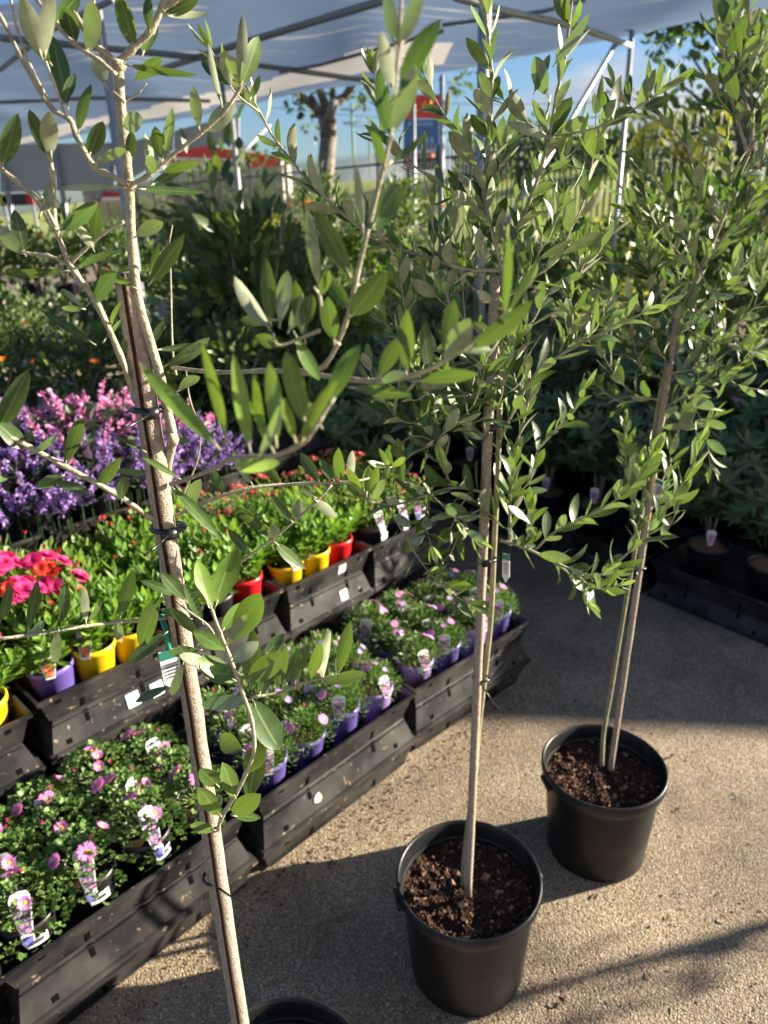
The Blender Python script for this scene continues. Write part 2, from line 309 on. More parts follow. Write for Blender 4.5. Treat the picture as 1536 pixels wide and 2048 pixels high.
def tag(o, label=None, cat=None, group=None, kind=None):
    if label: o['label'] = label
    if cat: o['category'] = cat
    if group: o['group'] = group
    if kind: o['kind'] = kind
    return o
def thing(name, loc=(0, 0, 0), rz=0, label=None, cat=None, group=None):
    o = bpy.data.objects.new(name, None); COL.objects.link(o); o.empty_display_size = .05
    o.location = loc; o.rotation_euler = (0, 0, rz); return tag(o, label, cat, group)
KIDS = {}
def kids(o): return [c for c in o.children]
def dup(o, loc=None, rz=None, sc=None, label=None, group=None, parent=None):
    c = o.copy(); COL.objects.link(c); c.parent = parent
    for ch in list(o.children): dup(ch, parent=c)
    if loc is not None: c.location = loc
    if rz is not None: c.rotation_euler = (c.rotation_euler[0], c.rotation_euler[1], rz)
    if sc is not None: c.scale = (sc, sc, sc)
    if label: c['label'] = label
    if group: c['group'] = group
    return c
def rv(a=1.0):
    while True:
        p = V((rnd.uniform(-1, 1), rnd.uniform(-1, 1), rnd.uniform(-1, 1)))
        if .05 < p.length < 1: return p.normalized() * a
ORD = ['first', 'second', 'third', 'fourth', 'fifth', 'sixth', 'seventh', 'eighth', 'ninth', 'tenth', 'eleventh', 'twelfth', 'thirteenth', 'fourteenth', 'fifteenth', 'sixteenth', 'seventeenth', 'eighteenth', 'nineteenth', 'twentieth', 'twenty-first', 'twenty-second', 'twenty-third', 'twenty-fourth']
# ------------------------------------------------------------------ ground, bank, sky-line
def quad(name, pts, m, kind='structure', parent=None):
    b = MB(); b.add(pts, [tuple(range(len(pts)))]); o = b.build(name, m, parent, smooth=False)
    if kind: o['kind'] = kind
    return o
quad('ground', [(-220, -60, 0), (220, -60, 0), (220, 320, 0), (-220, 320, 0)], M_GROUND)
FA, FD = V((4.05, 13.2, 0)), V((-11.6, 17.8, 0)).normalized()     # the palisade fence line
FN = V((FD.y, -FD.x, 0))                                             # away from the camera
if FN.y < 0: FN = -FN
b = MB(); NS, NW = 60, 10; vs = []
for i in range(NS + 1):
    s_ = -14 + i * 2.0
    for j in range(NW + 1):
        q = [.6, 2, 5, 9, 14, 19, 23, 27, 40, 70, 130][j]; h = [.0, .2, .65, 1.35, 2.15, 2.8, 3.05, 3.0, 2.2, 1.0, .3][j]
        p = FA + FD * s_ + FN * q; vs.append((p.x, p.y, h + .12 * noise.noise(V((s_ * .3, q * .3, 0))) + .01))
fs = [(i * (NW + 1) + j, i * (NW + 1) + j + 1, (i + 1) * (NW + 1) + j + 1, (i + 1) * (NW + 1) + j) for i in range(NS) for j in range(NW)]
b.add(vs, [f[::-1] for f in fs]); o = b.build('grass_bank', M_GRASS); o['kind'] = 'structure'

# small stones and dry leaf litter on the aggregate
b = MB()
for k in range(420):
    px, py = rnd.uniform(420, 1536), rnd.uniform(1350, 2048); p = on(px, py, 0.0); z = rnd.uniform(.0012, .0035)
    b.box((p.x, p.y, z * .4), (z * rnd.uniform(1, 2.2), z * rnd.uniform(1, 1.8), z), Matrix.Rotation(rnd.uniform(0, 3), 3, 'Z'), rnd.choice([0, 0, 1]), .6)
tag(b.build('loose_grit', [mat('pale_grit', (.42, .36, .28), .9, .2), mat('brown_grit', (.10, .06, .04), .9, .2)], smooth=False), kind='stuff')
for px, py, L_, r_, lab in ((1340, 1517, .020, .4, 'dark curled dead leaf on the concrete by the right pot rim'), (1130, 2013, .022, 2.2, 'brown bark scrap lying on the sunlit concrete at the bottom'), (784, 1584, .012, 1, 'small pale stone beside the tray row on the concrete'), (1147, 1405, .02, .1, 'thin dark dead leaf lying on shaded concrete')):
    p = on(px, py, 0); b = MB()
    b.leaf((0, 0, .002), (L_, 0, .006), V((0, .2, 1)), L_ * .5, .5, .15, (1, 0), 0, 5)
    b.leaf((.002, .001, .004), (L_ * .8, .004, .001), V((0, -.4, 1)), L_ * .4, .3, -.1, (1, 0), 0, 5)
    o = b.build('fallen_leaf', mat('dead_leaf', (.09, .055, .035), .8, .2, col2=(.16, .10, .06), ns=70), loc=(p.x, p.y, .002)); o.rotation_euler.z = r_
    tag(o, lab, 'dead leaf')

b = MB()
for k in range(70):
    px, py = rnd.uniform(520, 1536), rnd.uniform(1200, 2048); p = on(px, py, 0.0); a = rnd.uniform(0, 6.28); l_ = rnd.uniform(.008, .03)
    b.leaf((p.x, p.y, .0015), (p.x + math.cos(a) * l_, p.y + math.sin(a) * l_, .0025 + rnd.uniform(0, .004)), V((rnd.uniform(-.2, .2), rnd.uniform(-.2, .2), 1)), l_ * rnd.uniform(.2, .45), .3, rnd.uniform(-.1, .15), (1, 0), rnd.choice([0, 0, 1]), 5)
tag(b.build('leaf_litter', [mat('dry_leaf_brown', (.12, .075, .04), .85, .15, col2=(.20, .13, .07), ns=80), mat('dry_leaf_pale', (.30, .26, .15), .85, .15)]), kind='stuff')
# bark and compost spilled along the foot of the trays
b = MB()
for k in range(900):
    s_ = rnd.uniform(-.75, 1.32); o_ = -abs(rnd.gauss(0, .06)) - .004; q = V((-.367, 1.46, 0)) + V((.702, .712, 0)) * s_ + V((-.712, .702, 0)) * o_; l_ = rnd.uniform(.002, .006)
    b.box((q.x, q.y, l_ * .25), (l_, l_ * rnd.uniform(.4, 1), l_ * .5), Matrix.Rotation(rnd.uniform(0, 3), 3, 'Z'), rnd.choice([0, 0, 1]), .7)
tag(b.build('spilled_compost', [mat('spilled_bark', (.07, .042, .027), .9, .1), mat('spilled_bark_pale', (.22, .15, .10), .9, .1)], smooth=False), kind='stuff')
# ------------------------------------------------------------------ palisade fence
fence = thing('palisade_fence', (FA.x, FA.y, 0), 0, 'tall black spiked palisade fence in front of the bright grass bank', 'fence')
def fence_panel(s0):
    b = MB(); n_ = 18
    for i in range(n_):
        p = FD * (s0 + .07 + i * .13)
        b.box((p.x, p.y, 1.34), (.026, .022, 2.6), Matrix.Rotation(math.atan2(FD.y, FD.x), 3, 'Z'))
        b.box((p.x, p.y, 2.69), (.026, .022, .12), Matrix.Rotation(math.atan2(FD.y, FD.x), 3, 'Z'), 0, .08)
    for z in (.35, 2.46):
        p = FD * (s0 + 1.2); b.box((p.x, p.y, z), (2.33, .045, .05), Matrix.Rotation(math.atan2(FD.y, FD.x), 3, 'Z'))
    b.build('bar_panel', M_FENCE, fence, smooth=False)
for k in range(-4, 15):
    fence_panel(k * 2.4)
    p = FD * (k * 2.4); b = MB(); b.box((p.x, p.y, 1.36), (.075, .075, 2.72), Matrix.Rotation(math.atan2(FD.y, FD.x), 3, 'Z')); b.build('fence_post', M_FENCE, fence, smooth=False)

# ------------------------------------------------------------------ crowns, shrubs, trees
def crown(b, c, rx, ry, rz, n, L_, W_, mi=0, hollow=.45, upb=.35, young=.15, clump=9, bend=.06, segs=3, droop=0):
    """many small leaves in clumps spread through an uneven volume"""
    cl = []
    for _ in range(clump):
        q = rv(); q = V((q.x * rx, q.y * ry, q.z * rz)) * rnd.uniform(hollow, .9); cl.append((V(c) + q, rnd.uniform(.32, .6)))
    for i in range(n):
        cc, s_ = cl[i % clump]; q = rv(rnd.uniform(.3, 1) ** .6)
        p = cc + V((q.x * rx, q.y * ry, q.z * rz)) * s_
        d_ = (q + (p - V(c)).normalized() * .6 + V((0, 0, upb - droop)) + rv(.5)).normalized()
        l_ = L_ * rnd.uniform(.6, 1.25)
        b.leaf(p, p + d_ * l_, rv() + V((0, 0, .9)), W_ * rnd.uniform(.7, 1.2), .2, bend - droop * .2, (rnd.uniform(.7, 1.25), 1 if rnd.random() < young else rnd.uniform(0, .25)), mi, segs)

def tree(name, base, h, r, label, cat, n=900, L_=.14, trunk=.12, m=M_CROWN, thick=None, cz=.66, clump=14, young=.2, ry=None):
    t = thing(name, base, 0, label, cat)
    b = MB(); b.tube([(0, 0, 0), (.03 * h, 0, h * .3), (0, .02 * h, h * .55)], [trunk, trunk * .8, trunk * .6], 10)
    for k in range(6):
        a = k * 1.05 + rnd.uniform(-.3, .3); e = V((math.cos(a) * r * .7, math.sin(a) * r * .7, h * rnd.uniform(.62, .9)))
        s_ = V((0, .02 * h, h * rnd.uniform(.35, .55))); b.tube([s_, s_.lerp(e, .5) + V((0, 0, .1)), e], [trunk * .45, trunk * .3, trunk * .12], 6)
    b.build('trunk', M_TRUNK, t)
    b = MB(); crown(b, (0, 0, h * cz), r, ry or r, h * (1 - cz) * 1.05, n, L_, L_ * .55, clump=clump, young=young, hollow=.3)
    b.build('crown', m, t); return t

# pruned tree with thick bare limbs beside the canopy edge
t = thing('pruned_tree', (at(655, 400, 16).x, 16, 0), 0, 'pruned tree with thick bare grey limbs and few leaves before blue sky', 'tree')
b = MB()
def px16(px, py): q = at(px, py, 16); return (q.x - t.location.x, rnd.uniform(-.3, .3), q.z)
b.tube([(0, 0, 0), px16(652, 340), px16(656, 270), px16(655, 240)], [.22, .17, .16, .17], 12)
for ln, r_ in (([(655, 245), (632, 215), (605, 195), (590, 180)], .09), ([(655, 245), (648, 205), (640, 180)], .10), ([(658, 245), (668, 210), (690, 190), (705, 172)], .10), ([(668, 212), (664, 190), (668, 172)], .07), ([(640, 225), (622, 190)], .06), ([(660, 265), (674, 268)], .07)):
    b.tube([px16(*q) for q in ln], [r_ * (1 - .35 * i / len(ln)) for i in range(len(ln))], 8)
b.build('trunk', M_TRUNK, t)
b = MB()
for q in ((600, 215), (618, 235), (625, 250), (720, 180), (740, 190), (775, 205), (800, 178), (905, 150), (922, 158), (640, 190)):
    c = px16(*q); crown(b, c, .28, .25, .25, 26, .17, .08, clump=3, young=.5)
b.build('crown', M_CROWN, t)

tree('bushy_tree', (at(470, 350, 38).x, 38, 0), 3.6, 3.2, 'dark green bushy tree standing behind the fence at left', 'tree', 1500, .34, .2, cz=.55)
tree('bushy_tree', (at(395, 350, 36).x, 36, 0), 3.1, 2.4, 'low round tree behind the fence left of the bushy one', 'tree', 900, .32, .2, cz=.55)
for i, (px, Y, h, r, lab) in enumerate(((1000, 46, 5.4, 2.6, 'tall narrow dark tree on the skyline above the fence'), (1110, 44, 5.2, 3.2, 'round dark tree on the skyline behind the middle olive'), (1170, 42, 4.4, 3.4, 'dense dark tree on the skyline right of the round one'),
        (1215, 40, 4.2, 3.0, 'dark tree mass near the thin canopy post on the skyline'), (985, 40, 3.7, 2.2, 'low dark tree just above the fence rail in the centre'), (1290, 34, 3.9, 2.6, 'olive coloured tree behind the fence right of the thin post'))):
    tree('skyline_tree', (at(px, 350, Y).x, Y, 0), h, r, lab, 'tree', 1100, .42, .22, M_DARK, cz=.58)
tree('large_tree', (at(1520, 350, 15).x, 15, 0), 5.0, 2.3, 'large dark tree at the right edge behind the fence', 'tree', 2600, .24, .16, M_DARK, cz=.55, clump=22)
# shade tree whose leafy twigs hang into the sky at the upper right
t = thing('street_tree', (at(1480, 300, 9.5).x, 9.5, 0), 0, 'leafy tree with a slanting dark trunk and twigs hanging against the sky', 'tree')
b = MB(); X0 = t.location.x
def q9(px, py, dy=0): q = at(px, py, 9.5 + dy); return (q.x - X0, dy, q.z)
b.tube([(0.1, 0, 0), q9(1500, 330), q9(1482, 230), q9(1468, 130), q9(1480, 60), q9(1500, -40)], [.13, .11, .10, .10, .10, .08], 10)
b.tube([q9(1470, 130), q9(1420, 60), q9(1360, 30)], [.05, .03, .01], 6); b.build('trunk', mat('dark_trunk', (.075, .06, .045), .9, .1, col2=(.13, .11, .09), ns=10), t)
b = MB()
for (px, py) in ((1330, 70), (1322, 85), (1345, 62), (1360, 55), (1388, 42), (1405, 38), (1425, 38), (1375, 52), (1500, 60), (1525, 80), (1515, 40), (1535, 30), (1495, 30), (1530, 110), (1450, 20)):
    crown(b, q9(px, py, rnd.uniform(-.2, .2)), .16, .16, .13, 34, .10, .04, clump=3, young=.35)
b.build('crown', M_CROWN, t)
# golden palm
t = thing('golden_palm', (at(1370, 300, 11).x, 11, 0), 0, 'golden palm with arching yellow green fronds by the fence', 'palm')
b = MB()
for k in range(3): b.tube([(k * .12 - .1, 0, 0), (k * .1 - .1, 0, 1.2), (k * .12 - .12, .05, 2.1)], [.04, .035, .03], 8)
b.build('stem', M_GOLD, t)
for k in range(13):
    a = k * 2.4; b = MB(); ln = rnd.uniform(.9, 1.35); up = rnd.uniform(.4, 1.0); pts = []
    for i in range(9):
        u = i / 8; pts.append(V((math.cos(a) * ln * u * .8, math.sin(a) * ln * u * .6, 2.0 + up * math.sin(u * 2.4) * .9 - .2 * u)))
    b.tube(pts, [.012] * 8 + [.003], 5)
    for i in range(1, 8):
        for s_ in (-1, 1):
            for q in (0, .5):
                p = pts[i].lerp(pts[i + 1] if i < 8 else pts[i], q); dr = (pts[i + 1] - pts[i]).normalized(); sd_ = dr.cross(V((0, 0, 1))).normalized() * s_
                b.leaf(p, p + (dr * .6 + sd_ - V((0, 0, .35))).normalized() * .30, V((0, 0, 1)), .03, .2, .1, (1, rnd.random() * .8), 0, 3)
    b.build('frond', M_GOLD, t)

# ------------------------------------------------------------------ utility poles and wires
for i, (px, Y, top, lab) in enumerate(((703, 70, 205, 'green utility pole with cross arms right of the pruned tree'), (738, 78, 240, 'plain utility pole behind the palisade fence'), (848, 74, 240, 'utility pole with short cross arms left of the thick canopy post'), (1243, 52, 165, 'green utility pole beside the thin canopy post'), (1410 - 473, 62, 238, 'slim utility pole right of the tall sign'))):
    p = at(px, top, Y); t = thing('utility_pole', (p.x, Y, 0), 0, lab, 'utility pole'); b = MB()
    b.tube([(0, 0, 0), (0, 0, p.z)], [.13, .10], 8); b.build('pole', mat('pole_green', (.16, .24, .20), .8, .2), t)
    if i != 1:
        b = MB(); b.box((0, .12, p.z - .5), (1.9, .1, .1)); b.box((0, .12, p.z - 1.5), (1.6, .1, .1))
        for x in (-.8, -.4, .4, .8): b.box((x, .12, p.z - .38), (.07, .07, .16)); b.box((x * .8, .12, p.z - 1.38), (.07, .07, .16))
        b.build('cross_arm', mat('pole_timber', (.13, .12, .11), .8, .2), t)
for (a1, a2, lab) in (((540, 175, 66), (1536, 178, 52), 'upper overhead wire crossing the sky'), ((540, 215, 66), (1536, 205, 52), 'middle overhead wire crossing the sky'), ((690, 250, 70), (1300, 212, 54), 'lower overhead wire crossing the sky')):
    A, B = at(*a1), at(*a2); b = MB(); b.tube([A.lerp(B, i / 12) - V((0, 0, 1.0 * math.sin(math.pi * i / 12))) for i in range(13)], .022, 4); tag(b.build('overhead_wire', mat('wire', (.08, .09, .10), .6, .3)), lab, 'wire')

# ------------------------------------------------------------------ shop, pylon sign, banners
A, B = at(335, 300, 45), at(560, 318, 45)
t = thing('shop_building', ((A.x + B.x) / 2, 48, 0), 0, 'distant shop with a red awning fascia over a white lettered band', 'building')
wd = B.x - A.x
b = MB(); b.box((0, 0, 1.9), (wd, 5, 3.8)); b.build('wall', mat('shop_wall', (.55, .50, .47), .8), t, smooth=False)
b = MB(); b.add([(-wd / 2, -2.6, 3.85), (wd / 2, -2.6, 3.45), (wd / 2, 2.5, 3.9), (-wd / 2, 2.5, 4.4), (-wd / 2, -2.6, 4.35), (-wd * .2, -2.6, 4.75), (wd / 2, -2.6, 4.0), (wd / 2, 2.5, 4.2), (-wd * .2, 2.5, 4.9), (-wd / 2, 2.5, 4.6)], [(0, 1, 6, 5, 4), (4, 5, 8, 9), (5, 6, 7, 8)]); b.build('roof', mat('red_awning', (.72, .05, .05), .6), t, smooth=False)
b = MB(); b.box((-wd * .13, -2.72, 3.75), (wd * .62, .12, .62), Matrix.Rotation(.05, 3, 'Y')); sg = b.build('sign_band', mat('white_sign', (.78, .72, .70), .6), t, smooth=False)
b = MB()
for i in range(11): b.box((-wd * .40 + i * wd * .052, -2.80, 3.86 - i * .012), (.09, .02, .36)); b.box((-wd * .40 + i * wd * .052 + .08, -2.80, 3.86 + (.12 if i % 2 else -.1) - i * .012), (.12, .02, .08))
b.build('sign_lettering', mat('red_letter', (.62, .10, .12), .6), sg, smooth=False)

p = at(843, 190, 40); p2 = at(843, 312, 40); W2 = 1.05
t = thing('pylon_sign', (p.x, 40, 0), R(8), 'tall roadside pylon sign, red top panel over blue and black panels', 'sign')
b = MB(); b.box((-.75, 0, p.z / 2), (.16, .2, p.z)); b.box((.75, 0, p.z / 2), (.16, .2, p.z)); b.build('sign_frame', mat('sign_frame', (.05, .05, .06), .6), t, smooth=False)
z1 = p.z
b = MB(); b.box((.1, -.12, z1 - .5), (W2 * 1.9, .12, 1.0)); a_ = b.build('red_panel', mat('sign_red', (.62, .03, .05), .5), t, smooth=False)
b = MB()
for x0 in (-.42, .12): b.tube([(x0 - .12, -.19, z1 - .62), (x0 + .1, -.19, z1 - .48), (x0, -.19, z1 - .28), (x0 - .12, -.19, z1 - .5), (x0, -.19, z1 - .74), (x0 + .2, -.19, z1 - .64)], .05, 5)
b.tube([(.42, -.19, z1 - .2), (.36, -.19, z1 - .72)], .055, 5); b.build('sign_script', mat('sign_yellow', (.85, .50, .06), .5), a_)
b = MB(); b.box((-.05, -.12, z1 - 1.72), (W2 * 1.65, .12, 1.36)); a_ = b.build('blue_panel', mat('sign_blue', (.05, .13, .36), .5), t, smooth=False)
b = MB()
for i in range(8): b.box((-.62 + i * .15, -.19, z1 - 1.24), (.07, .02, .17))
b.build('lettering', mat('sign_pale_text', (.35, .48, .70), .6), a_, smooth=False); b = MB()
for i in range(5): b.box((-.5 + i * .24, -.19, z1 - 1.95), (.11, .02, .28))
b.build('lettering', mat('sign_pale_text', (.35, .48, .70), .6), a_, smooth=False)
b = MB(); b.box((-.05, -.12, z1 - 2.85), (W2 * 1.65, .12, .8)); a_ = b.build('black_panel', mat('sign_dark', (.02, .02, .05), .5), t, smooth=False)
b = MB(); b.lathe([(.0, 0), (.17, 0), (.17, .05), (0, .05)], 16, 0, (.12, 0, 0)); b.lathe([(.0, 0), (.17, 0), (.17, .05), (0, .05)], 16, 0, (.52, 0, 0))
o = b.build('sign_spot', mat('sign_orange', (.80, .14, .06), .5), a_); o.rotation_euler = (R(90), 0, 0); o.location = (-.1, -.18, z1 - 2.68)
b = MB(); b.lathe([(.0, 0), (.26, 0), (.26, .05), (0, .05)], 16); o = b.build('sign_emblem', mat('sign_rose', (.72, .10, .14), .5), a_); o.rotation_euler = (R(90), 0, 0); o.location = (-.55, -.18, z1 - 2.9)

def banner(px0, px1, py0, py1, Y, cols, lab):
    A, B = at(px0, py1, Y), at(px1, py0, Y); cx = (A.x + B.x) / 2; t = thing('fence_banner', (cx, Y, 0), 0, lab, 'banner'); wd = B.x - A.x; h = B.z - A.z
    for x in (-wd / 2 + .05, wd / 2 - .05):
        b = MB(); b.tube([(x, .05, 0), (x, .05, B.z)], .03, 6); b.build('post', M_DSTEEL, t)
    x = -wd / 2
    for fr, c, nm in cols:
        b = MB(); b.box((x + wd * fr / 2, 0, A.z + h / 2), (wd * fr, .03, h)); b.build('panel', mat(nm, c, .6), t, smooth=False); x += wd * fr
    return t, A, B, wd, h
t, A, B, wd, h = banner(2, 64, 386, 412, 17, ((.45, (.02, .02, .02), 'banner_black'), (.35, (.02, .02, .02), 'banner_black'), (.2, (.45, .02, .03), 'banner_red')), 'black banner with a yellow burst at the far left edge')
b = MB()
for k in range(14):
    a = k * .45; b.leaf((-wd * .3, -.03, A.z + h / 2), (-wd * .3 + math.cos(a) * h * .5, -.03, A.z + h / 2 + math.sin(a) * h * .5), V((0, -1, 0)), .07, 0, 0)
b.build('burst', mat('banner_yellow', (.85, .70, .05), .6), t)
t, A, B, wd, h = banner(182, 245, 383, 404, 18, ((.3, (.25, .22, .2), 'banner_brown'), (.7, (.45, .02, .04), 'banner_red')), 'red banner with white strip left of the olive stem')
b = MB(); b.box((.15 * wd, -.03, A.z + h * .25), (wd * .62, .02, h * .4)); b.build('white_strip', mat('white_sign', (.78, .72, .70), .6), t, smooth=False)

# ------------------------------------------------------------------ shade canopy
t = thing('shade_canopy', (0, 7, 0), 0, 'large shade cloth canopy on galvanised steel posts and pipes', 'canopy')
def near_y(x): return 4.58 - .12 * (x - 6.6)
def far_y(x):
    if x < 3.1: return 6.02 + (2.79 - x) * 1.015 + .16 * math.sin(x * 1.9)
    return 5.7 + (x - 3.1) * .6
def roofz(x, y):
    v = (y - near_y(x)) / max(.5, far_y(x) - near_y(x))
    return 2.92 - .10 * math.sin(math.pi * ((x * .42) % 1)) * math.sin(math.pi * min(1, v)) - .10 * v ** 3 + .03 * noise.noise(V((x * 1.3, y * .9, 3)))
b = MB(); nx, ny = 120, 40; vs = []
xs = [-9 + i * 21.5 / nx for i in range(nx + 1)]
for x in xs:
    for j in range(ny + 1):
        v = j / ny; y = near_y(x) + v * (far_y(x) - near_y(x)); vs.append((x, y - 7, roofz(x, y)))
fs, ms = [], []
for i in range(nx):
    for j in range(ny): fs.append((i * (ny + 1) + j, i * (ny + 1) + j + 1, (i + 1) * (ny + 1) + j + 1, (i + 1) * (ny + 1) + j))
b.add(vs, fs)
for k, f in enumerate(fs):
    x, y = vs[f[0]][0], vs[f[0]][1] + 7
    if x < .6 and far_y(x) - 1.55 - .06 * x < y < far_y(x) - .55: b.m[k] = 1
b.build('shade_cloth', [M_CLOTH, M_LITCLOTH], t)
def pipe(name, pts, r_=.024, m=M_STEEL): 
    b = MB(); b.tube([(q[0], q[1] - 7, q[2]) for q in pts], r_, 10); return b.build(name, m, t)
# posts
for px, py, Y, r_ in ((970, 0, 4.45, .034), (884, 0, 8.6, .024), (826, 180, 11.0, .03), (237, 300, 5.4, .03), (1263, 75, 6.55, .021)):
    q = at(px, py, Y); pipe('post', [(q.x, Y, 0), (q.x, Y, 2.84)], r_)
# pipes of the roof frame, at the height of the cloth
def rp(px, py, z=2.80): q = on(px, py, z); return (q.x, q.y, q.z)
pipe('rafter', [rp(0, 76), rp(430, 118), rp(770, 166)], .024, M_DSTEEL)
pipe('rafter', [rp(300, 146), rp(440, 100), rp(770, 0)], .024, M_DSTEEL)
pipe('rafter', [rp(560, 145), rp(640, 130), rp(885, 62)], .014, M_DSTEEL)
pipe('rafter', [rp(0, 205), rp(180, 196), rp(420, 202)], .02, M_DSTEEL)
pipe('rafter', [rp(0, 140), rp(100, 60), rp(225, 0)], .018, M_DSTEEL)
pipe('rafter', [rp(885, 50), rp(1090, 22), rp(1170, 0)], .012, M_DSTEEL)
q = at(1263, 75, 6.55)
pipe('rafter', [(q.x, 6.55, 2.72), rp(1160, 55, 2.72), rp(1000, 20, 2.72), rp(910, -6, 2.72)], .021)
q = at(437, 105, 7.9); pipe('rafter', [(q.x, 7.9, 2.78), (q.x + .02, 7.9, 2.3)], .02, M_DSTEEL)
# bent brace down from the thin post
pipe('brace', [(at(1263, 90, 6.55).x, 6.55, at(1263, 90, 6.55).z), tuple(at(1240, 84, 6.5)), tuple(at(1228, 92, 6.45)), tuple(at(1215, 115, 6.4)), tuple(at(1100, 310, 5.9)), tuple(at(1040, 400, 5.6)), tuple(at(1010, 450, 5.5))], .018)
pipe('brace', [tuple(at(540, 250, 9)), tuple(at(440, 350, 8.6))], .018); pipe('brace', [tuple(at(225, 335, 7)), tuple(at(195, 400, 6.8))], .02)
# grey roll-down blinds of the shed behind
t = thing('blind_screen', (-3, 9.6, 0), 0, 'row of grey vinyl blinds hanging from steel posts at left', 'blind')
for (x0, x1, zt0, zt1, zb0, zb1) in ((0, 108, 290, 287, 385, 381), (112, 228, 287, 285, 381, 376), (234, 345, 290, 262, 376, 305), (348, 478, 262, 226, 300, 284)):
    P = [at(x0, zb0, 9.6), at(x1, zb1, 9.6), at(x1, zt1, 9.6), at(x0, zt0, 9.6)]
    P = [(q.x + 3, 0, q.z) for q in P]; b = MB(); b.add(P + [(q[0], .04, q[2]) for q in P], [(0, 1, 2, 3), (7, 6, 5, 4), (0, 4, 5, 1), (1, 5, 6, 2), (2, 6, 7, 3), (3, 7, 4, 0)]); b.build('blind', M_BLIND, t, smooth=False)
for px in (-2, 110, 231, 470):
    q = at(px, 300, 9.55); b = MB(); b.tube([(q.x + 3, -.06, 0), (q.x + 3, -.06, 2.6)], .03, 8); b.build('post', M_STEEL, t)
for px in (96, 147):
    pass
LBL = set()
def uniq(l): assert l not in LBL, l; assert 4 <= len(l.split()) <= 16, l; LBL.add(l); return l
# ------------------------------------------------------------------ stacked trays
DL = V((.702, .712, 0)); NL = V((-.712, .702, 0)); PL = V((-.367, 1.46, 0))
def LP(s, off, z=0): q = PL + DL * s + NL * off; return V((q.x, q.y, z))
AL = math.atan2(.712, .702)
def tray_mesh(L_, W_, h=.09, inverted=False):
    """open nursery tray, walls leaning out to a thick lip; ribs and slots on the walls"""
    b = MB(); i_ = .027; th = .004; fx = lambda z: i_ + (.006 - i_) * z / (h - .012); TL = math.atan2(i_ - .006, h - .012)
    def ring(dx, z): return [(-L_ / 2 + dx, -W_ / 2 + dx, z), (L_ / 2 - dx, -W_ / 2 + dx, z), (L_ / 2 - dx, W_ / 2 - dx, z), (-L_ / 2 + dx, W_ / 2 - dx, z)]
    rings = [ring(i_ + .006, 0.0), ring(i_, .004), ring(.006, h - .012), ring(-.003, h - .011), ring(-.004, h), ring(.004, h), ring(.010, h - .014), ring(i_ + th, .006)]
    vs = [p for r_ in rings for p in r_]; fs = []
    for k in range(len(rings) - 1):
        for e in range(4): fs.append((k * 4 + e, k * 4 + (e + 1) % 4, (k + 1) * 4 + (e + 1) % 4, (k + 1) * 4 + e))
    fs.append((3, 2, 1, 0)); k = (len(rings) - 1) * 4; fs.append((k, k + 1, k + 2, k + 3))
    b.add(vs, fs)
    # slots, reinforcing ribs and a step line along the long and short walls
    for sgn in (-1, 1):
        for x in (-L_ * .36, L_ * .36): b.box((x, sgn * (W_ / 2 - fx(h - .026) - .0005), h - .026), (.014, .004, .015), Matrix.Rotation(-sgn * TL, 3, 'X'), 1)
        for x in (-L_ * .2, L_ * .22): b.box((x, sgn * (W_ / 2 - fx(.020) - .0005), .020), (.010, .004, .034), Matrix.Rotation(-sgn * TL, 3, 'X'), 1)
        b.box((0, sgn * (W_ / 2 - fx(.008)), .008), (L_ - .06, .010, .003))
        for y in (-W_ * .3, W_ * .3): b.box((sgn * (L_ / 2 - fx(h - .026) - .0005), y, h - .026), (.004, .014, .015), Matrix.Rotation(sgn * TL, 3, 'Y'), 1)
    if inverted:
        b.v = [(x, -y, h - z) for x, y, z in b.v]
    return b
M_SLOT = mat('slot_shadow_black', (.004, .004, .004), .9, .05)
TR = {}
def make_tray(L_, W_, inv):
    k = (L_, W_, inv)
    if k not in TR:
        TR[k] = tray_mesh(L_, W_, inverted=inv).build('plant_tray', [M_TRAY, M_SLOT], smooth=False); return TR[k]
    o = TR[k].copy(); COL.objects.link(o); return o
def sticker(tray, x, z, w_, h_, inv, torn=False, front=-1):
    b = MB(); W_ = .0035
    n_ = 8 if torn else 4; P = []
    for i in range(n_):
        a = 2 * math.pi * (i + .5) / n_; rr = 1 / max(abs(math.cos(a)), abs(math.sin(a))) if not torn else rnd.uniform(.75, 1.15)
        P.append((x + math.cos(a) * w_ / 2 * rr, 0, z + math.sin(a) * h_ / 2 * rr))
    b.add([(p[0], 0, p[2]) for p in P] + [(p[0], .001, p[2]) for p in P], [tuple(range(n_)), tuple(range(2 * n_ - 1, n_ - 1, -1))] + [(i, n_ + i, n_ + (i + 1) % n_, (i + 1) % n_) for i in range(n_)])
    if not torn:
        for k in range(3): b.box((x, -.0008, z + h_ * (.25 - .2 * k)), (w_ * (.7 - .15 * k), .0006, h_ * .05), None, 1)
    o = b.build('torn_sticker' if torn else 'sticker', [M_PAPER if not torn else mat('torn_paper', (.70, .62, .52), .8, .2, col2=(.55, .42, .3), ns=60), M_INK], tray, smooth=False)
    o.rotation_euler.x = math.atan2(.021, .078) * (-1 if inv else 1)
    o.location.z = 0
    return o
